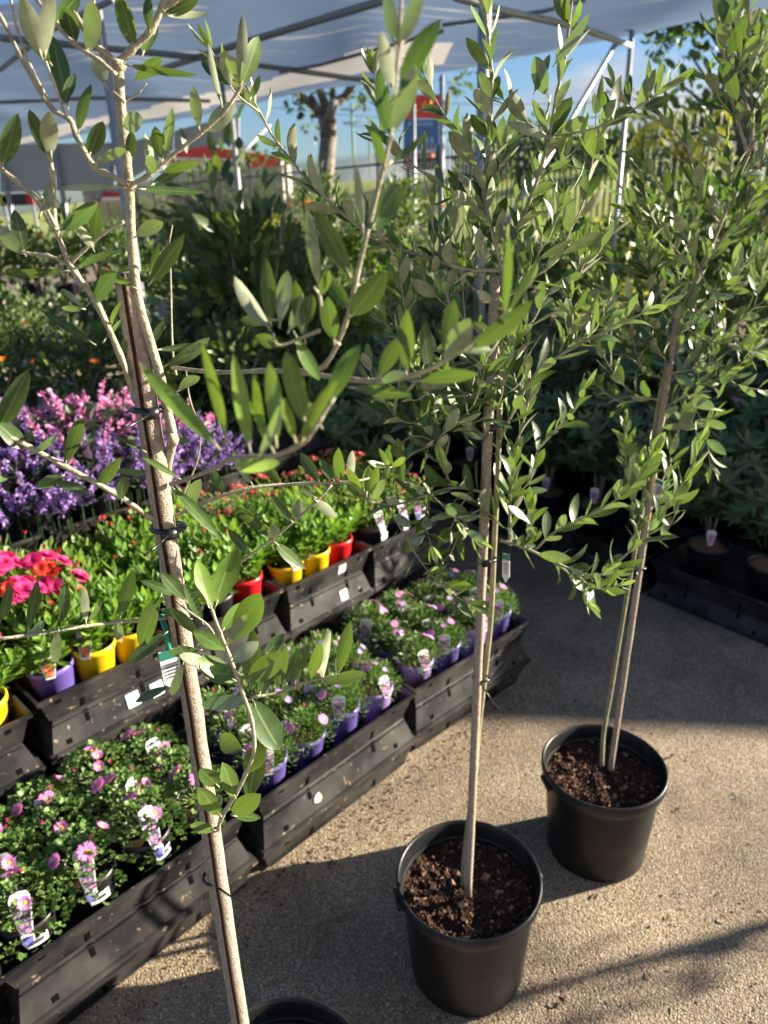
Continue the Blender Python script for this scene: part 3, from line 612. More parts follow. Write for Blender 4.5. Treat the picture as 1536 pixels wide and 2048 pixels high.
def stack(loc, rz, L_, W_, pattern, where, group, side, jit=.008):
    z = 0; n_ = len(pattern); res = []
    for k, c in enumerate(pattern):
        inv = c == 'v'; o = make_tray(L_, W_, inv); pos = 'topmost' if k == n_ - 1 else ('bottom' if k == 0 else ORD[n_ - 1 - k] + ' from top')
        lv = 'upside-down ' if inv else ''
        tag(o, uniq(f'{lv}black tray, {pos} of {where}'), 'plant tray', group)
        o.location = (loc[0] + rnd.uniform(-jit, jit) * .4, loc[1] + rnd.uniform(-jit, jit) * .4, z); o.rotation_euler = (0, 0, rz + rnd.uniform(-.006, .006)); res.append(o)
        z += .0903
    return res, z
H1 = .0903
# front row: tray lengths along DL, 0.40 deep
front = {}
for i, (s0, L_) in enumerate(((-1.265, .615), (-.62, .615), (.022, .615), (.66, .60))):
    c = LP(s0 + L_ / 2, .20); rz = AL; offc = 0
    if i == 3: rz = AL - .06; c = c + NL * -.005
    st, z = stack((c.x, c.y), rz, L_, .40, ['u', 'v', 'u'], ['front stack cut by the lower left edge', 'nearest full front stack, under pink daisies', 'middle front stack, under violet pots', 'farthest front stack, under lilac pots'][i], 'black trays stacked in the front row', -1)
    front[i] = (c, rz, L_, st)
sticker(front[2][3][1], -.10, .045, .030, .032, True, True).location.y = -.2 + .0
sticker(front[1][3][1], .0, .05, .001, .001, True, True).location.y = -.2
bpy.data.objects.remove(front[1][3][1].children[0])
# second row: trays end-on, 0.40 wide and 0.60 deep, six high
row2 = {}
names2 = ['second-row stack at left edge', 'second-row stack with violet pot', 'second-row stack behind thick stake', 'second-row stack with stickers', 'farthest second-row stack']
for i in range(5):
    s0 = -.705 + i * .405 - (.02 if i == 0 else 0); c = LP(s0 + .195, .445 + .30); dz = 0
    pat = ['v', 'u', 'v', 'u', 'v', 'u'] if i != 0 else ['v', 'u', 'v', 'u', 'v', 'u']
    if i == 0: c = c - NL * .02
    st, z = stack((c.x, c.y), AL, .395, .60, pat, names2[i], 'black trays stacked in the second row', -1)
    row2[i] = (c, AL, .395, st)
def st2(i, lvl, x, z, w_=.038, h_=.042, torn=False):
    inv = lvl % 2 == 0; o = sticker(row2[i][3][lvl], x, z, w_, h_, inv, torn); o.location.y = -.3 + .027 - .002 if inv is False else -.3 + .006 - .004 - .002
st2(1, 4, .05, .052); st2(1, 4, .125, .048); st2(3, 5, .06, .055, .034, .036); st2(3, 4, .06, .042, .034, .038)
st2(0, 4, -.02, .045, .05, .036, True); st2(0, 5, .10, .05, .03, .03)
b0 = row2
# third row under the purple plants, and pale lower stock behind
row3 = {}
for i in range(5):
    c = LP(-.62 + i * .43, 1.30)
    st, z = stack((c.x, c.y), AL, .40, .45, ['v', 'u', 'v', 'u', 'v', 'u', 'v', 'u'], f'{ORD[i]} stack from left under purple flowers', 'black trays under the purple flowering plants', -1)
    row3[i] = c

# ------------------------------------------------------------------ potted bedding plants
def pot_mesh(r1, r0, h, lip=.006, th=.0025, n=28):
    b = MB(); b.lathe([(0, .002), (r0 * .9, 0), (r0, .004), (r1 - lip * .4, h - .016), (r1 + lip * .3, h - .014), (r1 + lip * .3, h), (r1 - th, h), (r1 - th * 2, h - .02), (r0 * .9, .012), (0, .012)], n); return b
def soil_mesh(r_, z, m=None):
    b = MB(); b.lathe([(r_, z), (r_ * .66, z + .004), (r_ * .33, z + .002), (0, z + .005)], 18); return b
def daisy_flower(name, r_, mp, n=20, layers=1, cen=.22, cup=0.15, mc=None):
    b = MB()
    for l_ in range(layers):
        rr = r_ * (1 - .22 * l_)
        for k in range(n - 3 * l_):
            a = 2 * math.pi * (k + .5 * l_) / (n - 3 * l_) + rnd.uniform(-.08, .08); d_ = V((math.cos(a), math.sin(a), cup + .32 * l_ + rnd.uniform(-.08, .08)))
            s_ = V((math.cos(a), math.sin(a), 0)) * r_ * .12 + V((0, 0, .0012 * l_)); b.leaf(s_, s_ + d_.normalized() * rr * rnd.uniform(.82, .95), V((0, 0, 1)), r_ * (.25 if layers == 1 else .3), .3, .04, (1, 0), 0, 4, .5, .8)
    b.lathe([(0, -r_ * .18), (r_ * .1, -r_ * .1), (r_ * cen, .0), (r_ * cen * 1.02, r_ * .06), (r_ * cen * .7, r_ * .14), (0, r_ * .17)], 12, 1)
    b.tube([(0, 0, -r_ * .1), (r_ * .2, 0, -r_ * 1.2), (r_ * .3, 0, -r_ * 2.6)], r_ * .055, 5, 2)
    return b.build(name, [mp, mc or M_YCEN, M_LANCE])
def label_tag(w0=.036, w1=.022, h=.085, pic=M_PICD, pot_label=True):
    """tapered plant label with a photo print and violet tip, returned as builder (faces -Y)"""
    b = MB(); P = [(-w1 / 2, 0), (w1 / 2, 0), (w0 / 2 * .95, h * .62), (w0 / 2, h * .85), (w0 * .36, h * .97), (0, h), (-w0 * .36, h * .97), (-w0 / 2, h * .85), (-w0 / 2 * .95, h * .62)]
    n_ = len(P); b.add([(x, 0, z) for x, z in P] + [(x, .0012, z) for x, z in P], [tuple(range(n_)), tuple(range(2 * n_ - 1, n_ - 1, -1))] + [(i, n_ + i, n_ + (i + 1) % n_, (i + 1) % n_) for i in range(n_)], 0)
    b.add([(-w1 * .46, -.0006, h * .06), (w1 * .46, -.0006, h * .06), (w0 * .43, -.0006, h * .72), (-w0 * .43, -.0006, h * .72)], [(0, 1, 2, 3)], 1)
    for k in range(9): b.box((-w0 * .30 + k * w0 * .075, -.0008, h * .83), (w0 * .045, .0006, h * .03), None, 2)
    for k in range(3): b.box((-w0 * .05 + k * w0 * .05, -.0008, h * .77), (w0 * .03, .0006, h * .015), None, 2)
    return b
def add_tag(root, r_, zrim, pic, ang=0, h=.085, tilt=-.35, tip=M_BLUEINK, price=True, w0=.042):
    g = label_tag(h=h, w0=w0, w1=w0 * .55).build('plant_label', [M_PAPER, pic, M_INK], root, smooth=False)
    g.location = (math.sin(ang) * (r_ + .006), -math.cos(ang) * (r_ + .006), zrim - .012); g.rotation_euler = (tilt, 0, ang)
    if tip:
        b = MB(); n_ = 7; P = [(-.013, .002), (.013, .002), (.012, -.012), (.006, -.023), (-.006, -.023), (-.012, -.012)]
        b.add([(x, -.001, z) for x, z in P] + [(x, .0005, z) for x, z in P], [tuple(range(6))[::-1], tuple(range(6, 12))] + [(i, (i + 1) % 6, 6 + (i + 1) % 6, 6 + i) for i in range(6)], 0)
        b.add([(x * .78, -.0018, z * .85 - .001) for x, z in P], [tuple(range(6))[::-1]], 1)
        b.build('label_tip', [M_PAPER, tip], g, smooth=False)
    if price:
        b = MB(); n_ = 6; vs = []
        for i in range(n_ + 1):
            a = -.36 + .72 * i / n_; rr = r_ * .97 + .0035
            vs += [(rr * math.sin(a), -rr * math.cos(a), zrim - .052), (rr * math.sin(a), -rr * math.cos(a) - .001, zrim - .027)]
        b.add(vs, [(2 * i, 2 * i + 2, 2 * i + 3, 2 * i + 1) for i in range(n_)], 0)
        for k in range(14):
            a = -.2 + k * .03; rr = r_ * .97 + .0045; b.box((rr * math.sin(a), -rr * math.cos(a), zrim - .039), (.0011 if k % 3 else .002, .001, .009), Matrix.Rotation(a, 3, 'Z'), 1)
        o = b.build('price_label', [M_PAPER, M_INK], root, smooth=False); o.rotation_euler.z = ang + .25
FLW = {}
def flower_proto(kind):
    if kind in FLW: return FLW[kind]
    f = {'pink': lambda: daisy_flower('flower', .022, M_PINK, 24), 'pinks': lambda: daisy_flower('flower', .018, M_PINK, 18, 1, .3, .5), 'bud': lambda: daisy_flower('bud', .0075, M_MAG, 8, 2, .3, 1.6, M_MAG),
         'lilac': lambda: daisy_flower('flower', .0115, M_LILAC, 20, 1, .25), 'pinkl': lambda: daisy_flower('flower', .0155, petal('soft_pink_petal', (.66, .22, .58), (.74, .34, .68)), 24, 1, .25, .1),
         'straw': lambda: daisy_flower('flower', .031, M_MAG, 26, 4, .12, .1, M_MAG), 'strawred': lambda: daisy_flower('flower', .027, M_RED, 26, 3, .24, .1), 'strawb': lambda: daisy_flower('bud', .011, M_RED, 12, 3, .2, .9, M_RED), 'strawp': lambda: daisy_flower('flower', .017, M_CORAL, 20, 3, .15, .3, M_CORAL),
         'phlox': lambda: daisy_flower('flower', .010, M_CORAL, 5, 1, .2, .1), 'phloxp': lambda: daisy_flower('flower', .010, M_MAG, 5, 1, .2, .1), 'orange': lambda: daisy_flower('flower', .028, M_ORANGE, 8, 2, .2, .4), 'white': lambda: daisy_flower('flower', .022, M_WHITE, 8, 2, .2, .3), 'rosy': lambda: daisy_flower('flower', .035, M_SPINK, 9, 2, .2, .4), 'redb': lambda: daisy_flower('flower', .026, M_RED, 8, 2, .2, .5),
         'violet': lambda: daisy_flower('flower', .028, M_PURP, 8, 2, .2, .4), 'yellow': lambda: daisy_flower('flower', .026, mat('yellow_petal', (.8, .62, .03), .6), 8, 2, .2, .4)}[kind]()
    f.location = (0, 0, -50); FLW[kind] = f; return f
def put_flower(root, kind, loc, tilt, az, sc=1.0):
    p = flower_proto(kind); c = p.copy(); COL.objects.link(c); c.parent = root; c.location = loc
    c.rotation_euler = (tilt * -math.sin(az) * -1, tilt, az); c.rotation_euler = (0, tilt, az); c.scale = (sc,) * 3; return c
def dome_foliage(b, r_, z0, h, n, L_, W_, m=0, young=.25, upb=.6, outer=.55, segs=3):
    for i in range(n):
        a = rnd.uniform(0, 2 * math.pi); q = rnd.random() ** .5; el = math.acos(min(1, q)); rad = rnd.uniform(outer, 1)
        p = V((math.cos(a) * q * r_ * rad, math.sin(a) * q * r_ * rad, z0 + h * math.sin(el) * rad))
        d_ = V((math.cos(a) * q, math.sin(a) * q, upb * rnd.uniform(.2, 1.4))).normalized() + rv(.45); d_.normalize()
        l_ = L_ * rnd.uniform(.6, 1.2)
        b.leaf(p, p + d_ * l_, V((0, 0, 1)) + rv(.6), W_ * rnd.uniform(.7, 1.2), .2, .08, (rnd.uniform(.7, 1.25), rnd.random() if rnd.random() < young else rnd.uniform(0, .2)), m, segs)
def lobed(b, p, d_, up, L_, tint):
    """one daisy leaf: three overlapping lobes"""
    sd_ = d_.cross(up).normalized()
    for a, l_ in ((0, 1), (.75, .75), (-.75, .75)):
        e = (d_ * math.cos(a) + sd_ * math.sin(a)).normalized(); s_ = p + d_ * L_ * .25; b.leaf(s_, s_ + e * L_ * .75 * l_, up, L_ * .5, .15, .06, tint, 0, 3, .6)
def rosette_stem(b, base, tip, nl, L_, W_, young=.3):
    base, tip = V(base), V(tip); b.tube([base, base.lerp(tip, .5) + rv(.004), tip], .0022, 5, 0, tint=(1, .5, 1))
    T = (tip - base).normalized(); s1 = T.cross(V((.3, .8, .1))).normalized(); s2 = T.cross(s1)
    for k in range(nl):
        u = .25 + .75 * k / nl; a = k * 2.4; rd = s1 * math.cos(a) + s2 * math.sin(a); op = 1.15 - .75 * u + rnd.uniform(-.15, .15); d_ = (T * math.cos(op) + rd * math.sin(op)).normalized()
        p = base.lerp(tip, u); l_ = L_ * rnd.uniform(.75, 1.15) * (1 - .25 * u); b.leaf(p, p + d_ * l_, T + V((0, 0, .3)), W_ * rnd.uniform(.8, 1.2), .25, -.05, (rnd.uniform(.8, 1.3), rnd.random() * .9 if rnd.random() < young else .1), 0, 4)
def fol_mum(k):
    b = MB()
    for i in range(300):
        a = rnd.uniform(0, 6.283); q = rnd.random() ** .55; r_ = .094 * q; z = .118 + .076 * math.sqrt(max(0, 1 - q * q)) + rnd.uniform(-.012, .008) - (.02 if q > .85 else 0)
        p = V((math.cos(a) * r_, math.sin(a) * r_, z)); d_ = (V((math.cos(a) * q, math.sin(a) * q, .45)) + rv(.55)).normalized(); lobed(b, p, d_, (V((0, 0, 1)) + rv(.5)).normalized(), rnd.uniform(.012, .024), (rnd.uniform(.7, 1.3), rnd.random() * .8 if rnd.random() < .3 else .1))
    for k in range(14): a = k * .45; b.tube([(0, 0, .11), (math.cos(a) * .03, math.sin(a) * .03, .14), (math.cos(a) * .06, math.sin(a) * .06, .16)], .0018, 4, tint=(.8, .5, 1))
    return b, M_MUM
def fol_fine(k):
    b = MB(); dome_foliage(b, .094, .092, .105, 1050, .020, .0048, young=.3, upb=.9, outer=.5); return b, M_MUM
def fol_lance(k):
    b = MB()
    for i in range(17):
        a = rnd.uniform(0, 6.283); q = math.sqrt(i / 17) * .075; h = rnd.uniform(.07, .19) * (1 - .3 * i / 15); rosette_stem(b, (math.cos(a) * q * .5, math.sin(a) * q * .5, .115), (math.cos(a) * q * 1.35 + rnd.uniform(-.012, .012), math.sin(a) * q * 1.35 + rnd.uniform(-.012, .012), .115 + h), 12, .060, .017)
    return b, M_LANCE
def fol_soft(k):
    b = MB()
    for i in range(24):
        a = rnd.uniform(0, 6.283); q = math.sqrt(i / 24) * .085; h = rnd.uniform(.05, .12); rosette_stem(b, (math.cos(a) * q * .5, math.sin(a) * q * .5, .115), (math.cos(a) * q * 1.1, math.sin(a) * q * 1.1, .115 + h), 9, .024, .007)
    return b, M_LANCE
FOL = {}
def potted(key, potm, folf, flowers, ntag, pic, r1=.0605, h=.125, nvar=3, ztop=.2, rfl=.07, soilz=.105, price=False, flz=None, hl=.085):
    """prototype variants of one kind of pot plant"""
    res = []
    for v in range(nvar):
        root = thing('potted_plant', (0, 0, -60), 0)
        if ('pot', r1, h, potm.name) not in FOL:
            FOL[('pot', r1, h, potm.name)] = pot_mesh(r1, r1 * .74, h).build('pot', potm, root); FOL[('soil', r1, h)] = None
        else:
            c = FOL[('pot', r1, h, potm.name)].copy(); COL.objects.link(c); c.parent = root
        if FOL.get(('soil', r1)) is None: FOL[('soil', r1)] = soil_mesh(r1 * .93, h - .018).build('soil', M_SOIL, root)
        else: c = FOL[('soil', r1)].copy(); COL.objects.link(c); c.parent = root
        fk = (folf.__name__, v % 3)
        if fk not in FOL:
            b, m = folf(v); FOL[fk] = b.build('foliage', m, root)
        else: c = FOL[fk].copy(); COL.objects.link(c); c.parent = root
        n_ = flowers[1]; kinds_ = flowers[0]
        for i in range(rnd.randint(max(0, n_ - 2), n_ + 1)):
            a = rnd.uniform(0, 6.283); q = rnd.random() ** .5; k = rnd.choice(kinds_); zz = ztop - .03 * q * q + rnd.uniform(0, .018)
            put_flower(root, k, (math.cos(a) * rfl * q, math.sin(a) * rfl * q, zz), .25 + .5 * q, a, rnd.uniform(.85, 1.1))
        if ntag: add_tag(root, r1, h, pic, rnd.uniform(-.5, .3), price=price, tip=M_BLUEINK if price else None, h=hl)
        res.append(root)
    return res
PR = {}
PR['mum'] = potted('mum', M_NPOT, fol_mum, (['pink', 'pinks', 'bud', 'pinks', 'bud'], 6), 0, M_PICD, ztop=.208, nvar=4)
PR['mumtag'] = potted('mumtag', M_NPOT, fol_mum, (['pink', 'pinks', 'bud', 'pink', 'bud'], 6), 1, M_PICD, price=True, ztop=.208, nvar=3, hl=.10)
PR['fine'] = potted('fine', M_VPOT, fol_fine, (['pinkl', 'lilac', 'lilac', 'bud'], 6), 0, M_PICP, ztop=.200, nvar=4)
PR['finetag'] = potted('finetag', M_VPOT, fol_fine, (['pinkl', 'lilac', 'pinkl'], 6), 1, M_PICP, ztop=.2, nvar=3, hl=.07)
PR['finel'] = potted('finel', M_LPOT, fol_fine, (['lilac', 'lilac', 'lilac', 'pinkl'], 8), 1, M_PICP, ztop=.2, nvar=3, hl=.07)
PR['straw_violet'] = potted('sv', M_VPOT, fol_lance, (['strawb'], 1), 1, M_PICR, ztop=.29, nvar=1, hl=.07)
PR['straw_yellow'] = potted('sy', M_YPOT, fol_lance, (['strawb'], 1), 1, M_PICR, ztop=.28, nvar=2, hl=.08)
PR['straw_red'] = potted('sr', M_RPOT, fol_lance, (['strawb'], 1), 0, M_PICR, ztop=.28, nvar=2)
PR['straw_bloom'] = potted('sb', M_YPOT, fol_lance, (['straw', 'straw', 'strawred', 'strawp', 'strawb'], 9), 0, M_PICR, ztop=.30, nvar=3)
PR['straw_green'] = potted('sg', M_NPOT, fol_lance, (['strawb', 'strawp', 'strawb'], 1), 0, M_PICR, ztop=.29, nvar=3)
PR['phlox'] = potted('ph', M_NPOT, fol_soft, (['phlox', 'phlox', 'phloxp', 'strawp'], 13), 0, M_PICP, ztop=.235, nvar=3)
PR['phloxtag'] = potted('pht', M_NPOT, fol_soft, (['phlox', 'phloxp'], 9), 1, M_PICP, price=True, ztop=.235, nvar=2)
def place_plant(key, v, loc, rz, name, label, cat, group):
    o = PR[key][v % len(PR[key])]; c = dup(o, loc, rz); c.scale.z = rnd.uniform(.93, 1.12); c.rotation_euler.x = rnd.uniform(-.03, .03); c.rotation_euler.y = rnd.uniform(-.03, .03); c.name = name; tag(c, label, cat, group); return c

# front row plants: 4 along x 3 deep per tray
for i in range(4):
    c, rz, L_, st = front[i]; sets = ['leftmost', 'nearest full', 'middle', 'farthest'][i]
    for jx in range(4):
        for jy in range(3):
            x = -L_ / 2 + .093 + jx * (L_ - .186) / 3 + rnd.uniform(-.004, .004); y = -.2 + .092 + jy * .115 + rnd.uniform(-.003, .005)
            p = V((c.x, c.y, 0)) + V((math.cos(rz) * x - math.sin(rz) * y, math.sin(rz) * x + math.cos(rz) * y, 0)); z = 2 * H1 + .0065
            if i <= 1: key = 'mumtag' if (jy == 0 and jx != 3 or (jy, jx) in ((2, 1), (1, 2), (1, 0), (2, 3))) else 'mum'; nm = 'potted_daisy'; kd = 'pink daisy'
            elif i == 2: key = 'finetag' if (jy == 0 and jx != 1) or (jy == 1 and jx % 2 == 0) else 'fine'; nm = 'potted_brachyscome'; kd = 'lilac daisy, violet pot'
            else: key = 'finel' if (jx + jy) % 2 == 0 else 'finetag'; nm = 'potted_brachyscome'; kd = 'small daisy, lilac pot' if key == 'finel' else 'small daisy, violet pot'
            if i == 2 and jx == 3 and jy == 0: key = 'finel'; kd = 'lilac daisy, lilac pot'
            rn = ['front edge', 'middle line', 'back line'][jy]
            place_plant(key, rnd.randint(0, 3), (p.x, p.y, z), rz + rnd.uniform(-.45, .3), nm, uniq(f'{kd}, {ORD[jx]} from left, {rn} of {sets} front tray'), 'potted flower', 'small daisies in the front trays')
# second row: 3 across x 4 deep
zt = 5 * H1 + .0065
for i in range(5):
    c, rz, L_, st = row2[i]
    for jx in range(3):
        for jy in range(4):
            x = -.116 + jx * .116 + rnd.uniform(-.003, .003); y = -.30 + .094 + jy * .142 + rnd.uniform(-.003, .006)
            p = V((c.x, c.y, 0)) + V((math.cos(rz) * x - math.sin(rz) * y, math.sin(rz) * x + math.cos(rz) * y, 0))
            if i == 0: key = 'straw_bloom' if (jy or jx == 2) else 'phloxtag'; kd = 'red strawflower' if (jy or jx == 2) else 'labelled pink phlox'
            elif i == 1: key = ['straw_violet', 'straw_yellow', 'straw_yellow'][jx] if jy == 0 else ('straw_bloom' if (jx <= 1 and jy < 3) else 'straw_green'); kd = {'straw_violet': 'leafy violet-potted strawflower', 'straw_yellow': 'leafy yellow-potted strawflower', 'straw_bloom': 'red strawflower', 'straw_green': 'bloomless strawflower'}[key]
            elif i == 2: key = ['straw_green', 'straw_green', 'straw_red'][jx] if jy == 0 else 'straw_green'; kd = {'straw_yellow': 'leafy yellow-potted strawflower', 'straw_red': 'leafy red-potted strawflower', 'straw_green': 'bloomless strawflower'}[key]
            elif i == 3: key = ['straw_yellow', 'straw_yellow', 'straw_red'][jx] if jy == 0 else ('straw_green' if jy == 1 else 'phlox'); kd = {'straw_yellow': 'leafy yellow-potted strawflower', 'straw_red': 'leafy red-potted strawflower', 'straw_green': 'bloomless strawflower', 'phlox': 'coral phlox'}[key]
            else: key = 'phloxtag' if jy == 0 else 'phlox'; kd = 'labelled coral phlox' if jy == 0 else 'coral phlox'
            rn = ['front', 'second', 'third', 'back'][jy]
            place_plant(key, rnd.randint(0, 3), (p.x, p.y, zt), rz + rnd.uniform(-.7, .5) - .25, 'potted_phlox' if 'phlox' in key else 'potted_strawflower', uniq(f'{kd}, {["left","centre","right"][jx]} of {rn} line, {names2[i]}'), 'potted flower', 'bedding plants on the second row of trays')
# purple and pink spike flowers
def spike_plant(pm, seed):
    root = thing('spike', (0, 0, -60)); pot_mesh(.085, .066, .15).build('pot', M_NPOT, root)
    soil_mesh(.079, .13).build('soil', M_SOIL, root)
    b = MB(); dome_foliage(b, .19, .14, .17, 420, .055, .032, young=.2, upb=.4, outer=.4, segs=4); b.build('foliage', M_PLEC, root)
    for k in range(58):
        b = MB(); a = rnd.uniform(0, 6.283); q = rnd.random() ** .5 * .18; base = V((math.cos(a) * q, math.sin(a) * q, .30 - q * .9)); ln = rnd.uniform(.07, .15); tip = base + V((math.cos(a) * q * .6, math.sin(a) * q * .6, ln)) + rv(.035)
        b.tube([base - V((0, 0, .1)), base, tip], .0018, 4, 1)
        for i in range(34):
            u = i / 34; p = base.lerp(tip, .1 + .9 * u); d_ = (rv() + V((0, 0, .3))).normalized(); l_ = .021 * (1.25 - .6 * u); b.leaf(p, p + d_ * l_, rv(), .010, .2, .1, (1, 0), 0, 3, .5)
        b.build('flower_spike', [pm, M_MAG if pm is M_SPINK else M_PLEC], root)
    return root
SP = {0: spike_plant(M_PURP, 1), 1: spike_plant(M_SPINK, 2)}
for k, (s_, off, kind, z, sc) in enumerate(((.02, 1.20, 0, .5, .95), (.24, 1.16, 0, .5, 1.0), (.47, 1.18, 0, .5, 1.0), (.68, 1.2, 0, .5, .8), (.10, 1.42, 0, .5, 1.15), (.33, 1.38, 1, .5, 1.2), (.56, 1.38, 1, .5, 1.05))):
    c = dup(SP[kind], LP(s_, off, 7 * H1 + .0065), rnd.uniform(0, 6), sc); c.name = 'spurflower_plant'
    tag(c, uniq(f'{"purple" if kind == 0 else "pink"} spike-flowered plant, {ORD[[0,1,2,3,0,1,2][k]]} from left in {"front" if k < 4 else "rear"} line of spike flowers'), 'potted flower', 'purple and pink spike flowers')
# ------------------------------------------------------------------ larger nursery stock: shrubs in pots
def shrub(name, h, r_, n, L_, W_, m, potm=M_NPOT, pr=.11, ph=.19, fl=None, nfl=0, stem=.010, clump=9, young=.2, low=.25, tagp=None, coir=False, whorl=False, fs=1.0):
    root = thing(name, (0, 0, -60)); pot_mesh(pr, pr * .8, ph, .008).build('pot', potm, root); soil_mesh(pr * .93, ph - .02).build('soil', M_COIR if coir else M_SOIL, root)
    b = MB()
    for k in range(5):
        a = k * 1.3; e = V((math.cos(a) * r_ * .6, math.sin(a) * r_ * .6, ph + (h - ph) * rnd.uniform(.6, .95))); b.tube([(0, 0, ph - .02), (e.x * .3, e.y * .3, ph + (h - ph) * .35), e], [stem, stem * .7, stem * .3], 6)
    b.build('stem', M_TRUNK, root)
    b = MB(); cz = ph + (h - ph) * (.5 + low * .5); rz_ = (h - ph) * (1 - low) * .52
    if whorl:
        for k in range(n // 9):
            q = rv(); p = V((q.x * r_, q.y * r_, q.z * rz_ + cz)) * 1.0; p = V((0, 0, cz)) + (p - V((0, 0, cz))) * rnd.uniform(.55, 1); ax = (V((q.x * .8, q.y * .8, .8)) + rv(.3)).normalized()
            s1 = ax.cross(V((.2, .9, .1))).normalized(); s2 = ax.cross(s1); b.tube([p - ax * .07, p], .003, 4)
            for j in range(9):
                a = j * 2.4; op = rnd.uniform(.8, 1.45); d_ = ax * math.cos(op) + (s1 * math.cos(a) + s2 * math.sin(a)) * math.sin(op); b.leaf(p, p + d_ * L_ * rnd.uniform(.7, 1.2), ax, W_ * rnd.uniform(.8, 1.15), .18, -.08, (rnd.uniform(.7, 1.3), rnd.random() if rnd.random() < young else .1), 0, 4)
    else: crown(b, (0, 0, cz), r_, r_, rz_, n, L_, W_, clump=clump, young=young, hollow=.2, segs=4)
    b.build('foliage', m, root)
    if fl:
        for k in range(nfl):
            q = rv(); q.z = abs(q.z) * .9; q.y = -abs(q.y) if rnd.random() < .6 else q.y; put_flower(root, rnd.choice(fl), (q.x * r_ * .95, q.y * r_ * .95, cz + q.z * rz_ * .95), rnd.uniform(.3, 1.2), math.atan2(q.y, q.x), fs * rnd.uniform(.8, 1.2))
    if tagp: add_tag(root, pr * .6, ph + .04, tagp, rnd.uniform(-.6, .6), price=False, tip=None, h=.10, w0=.055, tilt=-.1)
    return root
SH = {
 'rho1': shrub('r', .95, .27, 540, .105, .030, M_RHODO, coir=True, whorl=True, pr=.125, ph=.21, tagp=M_PICP),
 'rho2': shrub('r', .80, .25, 480, .10, .028, M_RHODO, coir=True, whorl=True, pr=.125, ph=.21, fl=['rosy', 'redb'], nfl=3, tagp=M_PICP),
 'rho3': shrub('r', 1.05, .28, 560, .10, .026, M_DARK, coir=True, whorl=True, pr=.125, ph=.21, fl=['violet', 'rosy'], nfl=2),
 'dark1': shrub('r', .60, .22, 520, .05, .022, M_DARK, pr=.09, ph=.15), 'dark2': shrub('r', .72, .24, 520, .06, .018, M_DARK, pr=.09, ph=.15, fl=['orange'], nfl=3, tagp=M_PICR),
 'white1': shrub('r', .45, .2, 380, .05, .024, M_DARK, potm=M_WPOT, pr=.08, ph=.13, fl=['white'], nfl=10, fs=1.1), 'silver': shrub('r', .38, .21, 420, .04, .022, M_SILVER, pr=.08, ph=.13),
 'lime': shrub('r', .50, .22, 380, .055, .028, M_GOLD, pr=.09, ph=.15), 'mix': shrub('r', .55, .22, 420, .06, .03, M_LANCE, pr=.09, ph=.15, fl=['redb', 'yellow', 'rosy'], nfl=6, tagp=M_PICP),
 'tall': shrub('r', 1.62, .36, 900, .10, .045, M_DARK, pr=.16, ph=.25, clump=24, stem=.014, low=.1)}
DESC = {'rho1': 'green rhododendron', 'rho2': 'rhododendron with rosy blooms', 'rho3': 'tall dark rhododendron', 'dark1': 'dark bushy shrub', 'dark2': 'dark shrub with few orange blooms', 'white1': 'white flowered plant in white pot', 'silver': 'silver leaved plant', 'lime': 'lime green leafy plant', 'mix': 'mixed flowering leafy plant', 'tall': 'tall broad leaved shrub'}
def put_shrub(k, loc, label, cat='potted shrub', name='potted_shrub', group=None, sc=None):
    c = dup(SH[k], loc, rnd.uniform(-.5, .5) if k in ('rho1', 'rho2', 'dark2', 'mix') else rnd.uniform(0, 6.28), sc or rnd.uniform(.92, 1.08)); c.name = name; return tag(c, uniq(label), cat, group)

# right display: low trays on the ground with rhododendrons in rows going back
E1 = V((.62, -.785, 0)); E2 = V((.785, .62, 0)); RO = V((1.16, 2.96, 0)); AR = math.atan2(-.785, .62)
def RP(a, c, z=0): q = RO + E1 * a + E2 * c; return V((q.x, q.y, z))
for j in range(4):
    for i in range(8):
        a = .36 - i * .59; c = .22 + j * .47
        if j == 0 and i == 6: continue
        if a + .0 * j > .75: continue
        q = RP(a - .05, c); o = make_tray(.56, .42, False); o.location = (q.x, q.y, .0903); o.rotation_euler = (0, 0, AR); rw = ['front', 'second', 'third', 'back'][j]
        o2 = make_tray(.56, .42, True); o2.location = (q.x, q.y, 0); o2.rotation_euler = (0, 0, AR)
        tag(o, uniq(f'dark plant tray, {ORD[i]} from the right in the {rw} line holding rhododendrons'), 'plant tray', 'trays under the rhododendrons')
        tag(o2, uniq(f'upside-down dark tray carrying the {ORD[i]} tray from right of the {rw} rhododendron line'), 'plant tray', 'trays under the rhododendrons')
        for s_ in (-.14, .14):
            k = rnd.choice(['rho1', 'rho2', 'rho3'] if j else ['rho1', 'rho1', 'rho2']); q2 = RP(a - .05 + s_, c, .0903 + .0065)
            put_shrub(k, q2, f'{DESC[k]}, {"right" if s_ > 0 else "left"} pot, {ORD[i]} tray from right, {rw} line', name='rhododendron', group='rhododendrons right of the aisle', sc=rnd.uniform(.85, 1.0) * (1 if j else .82))
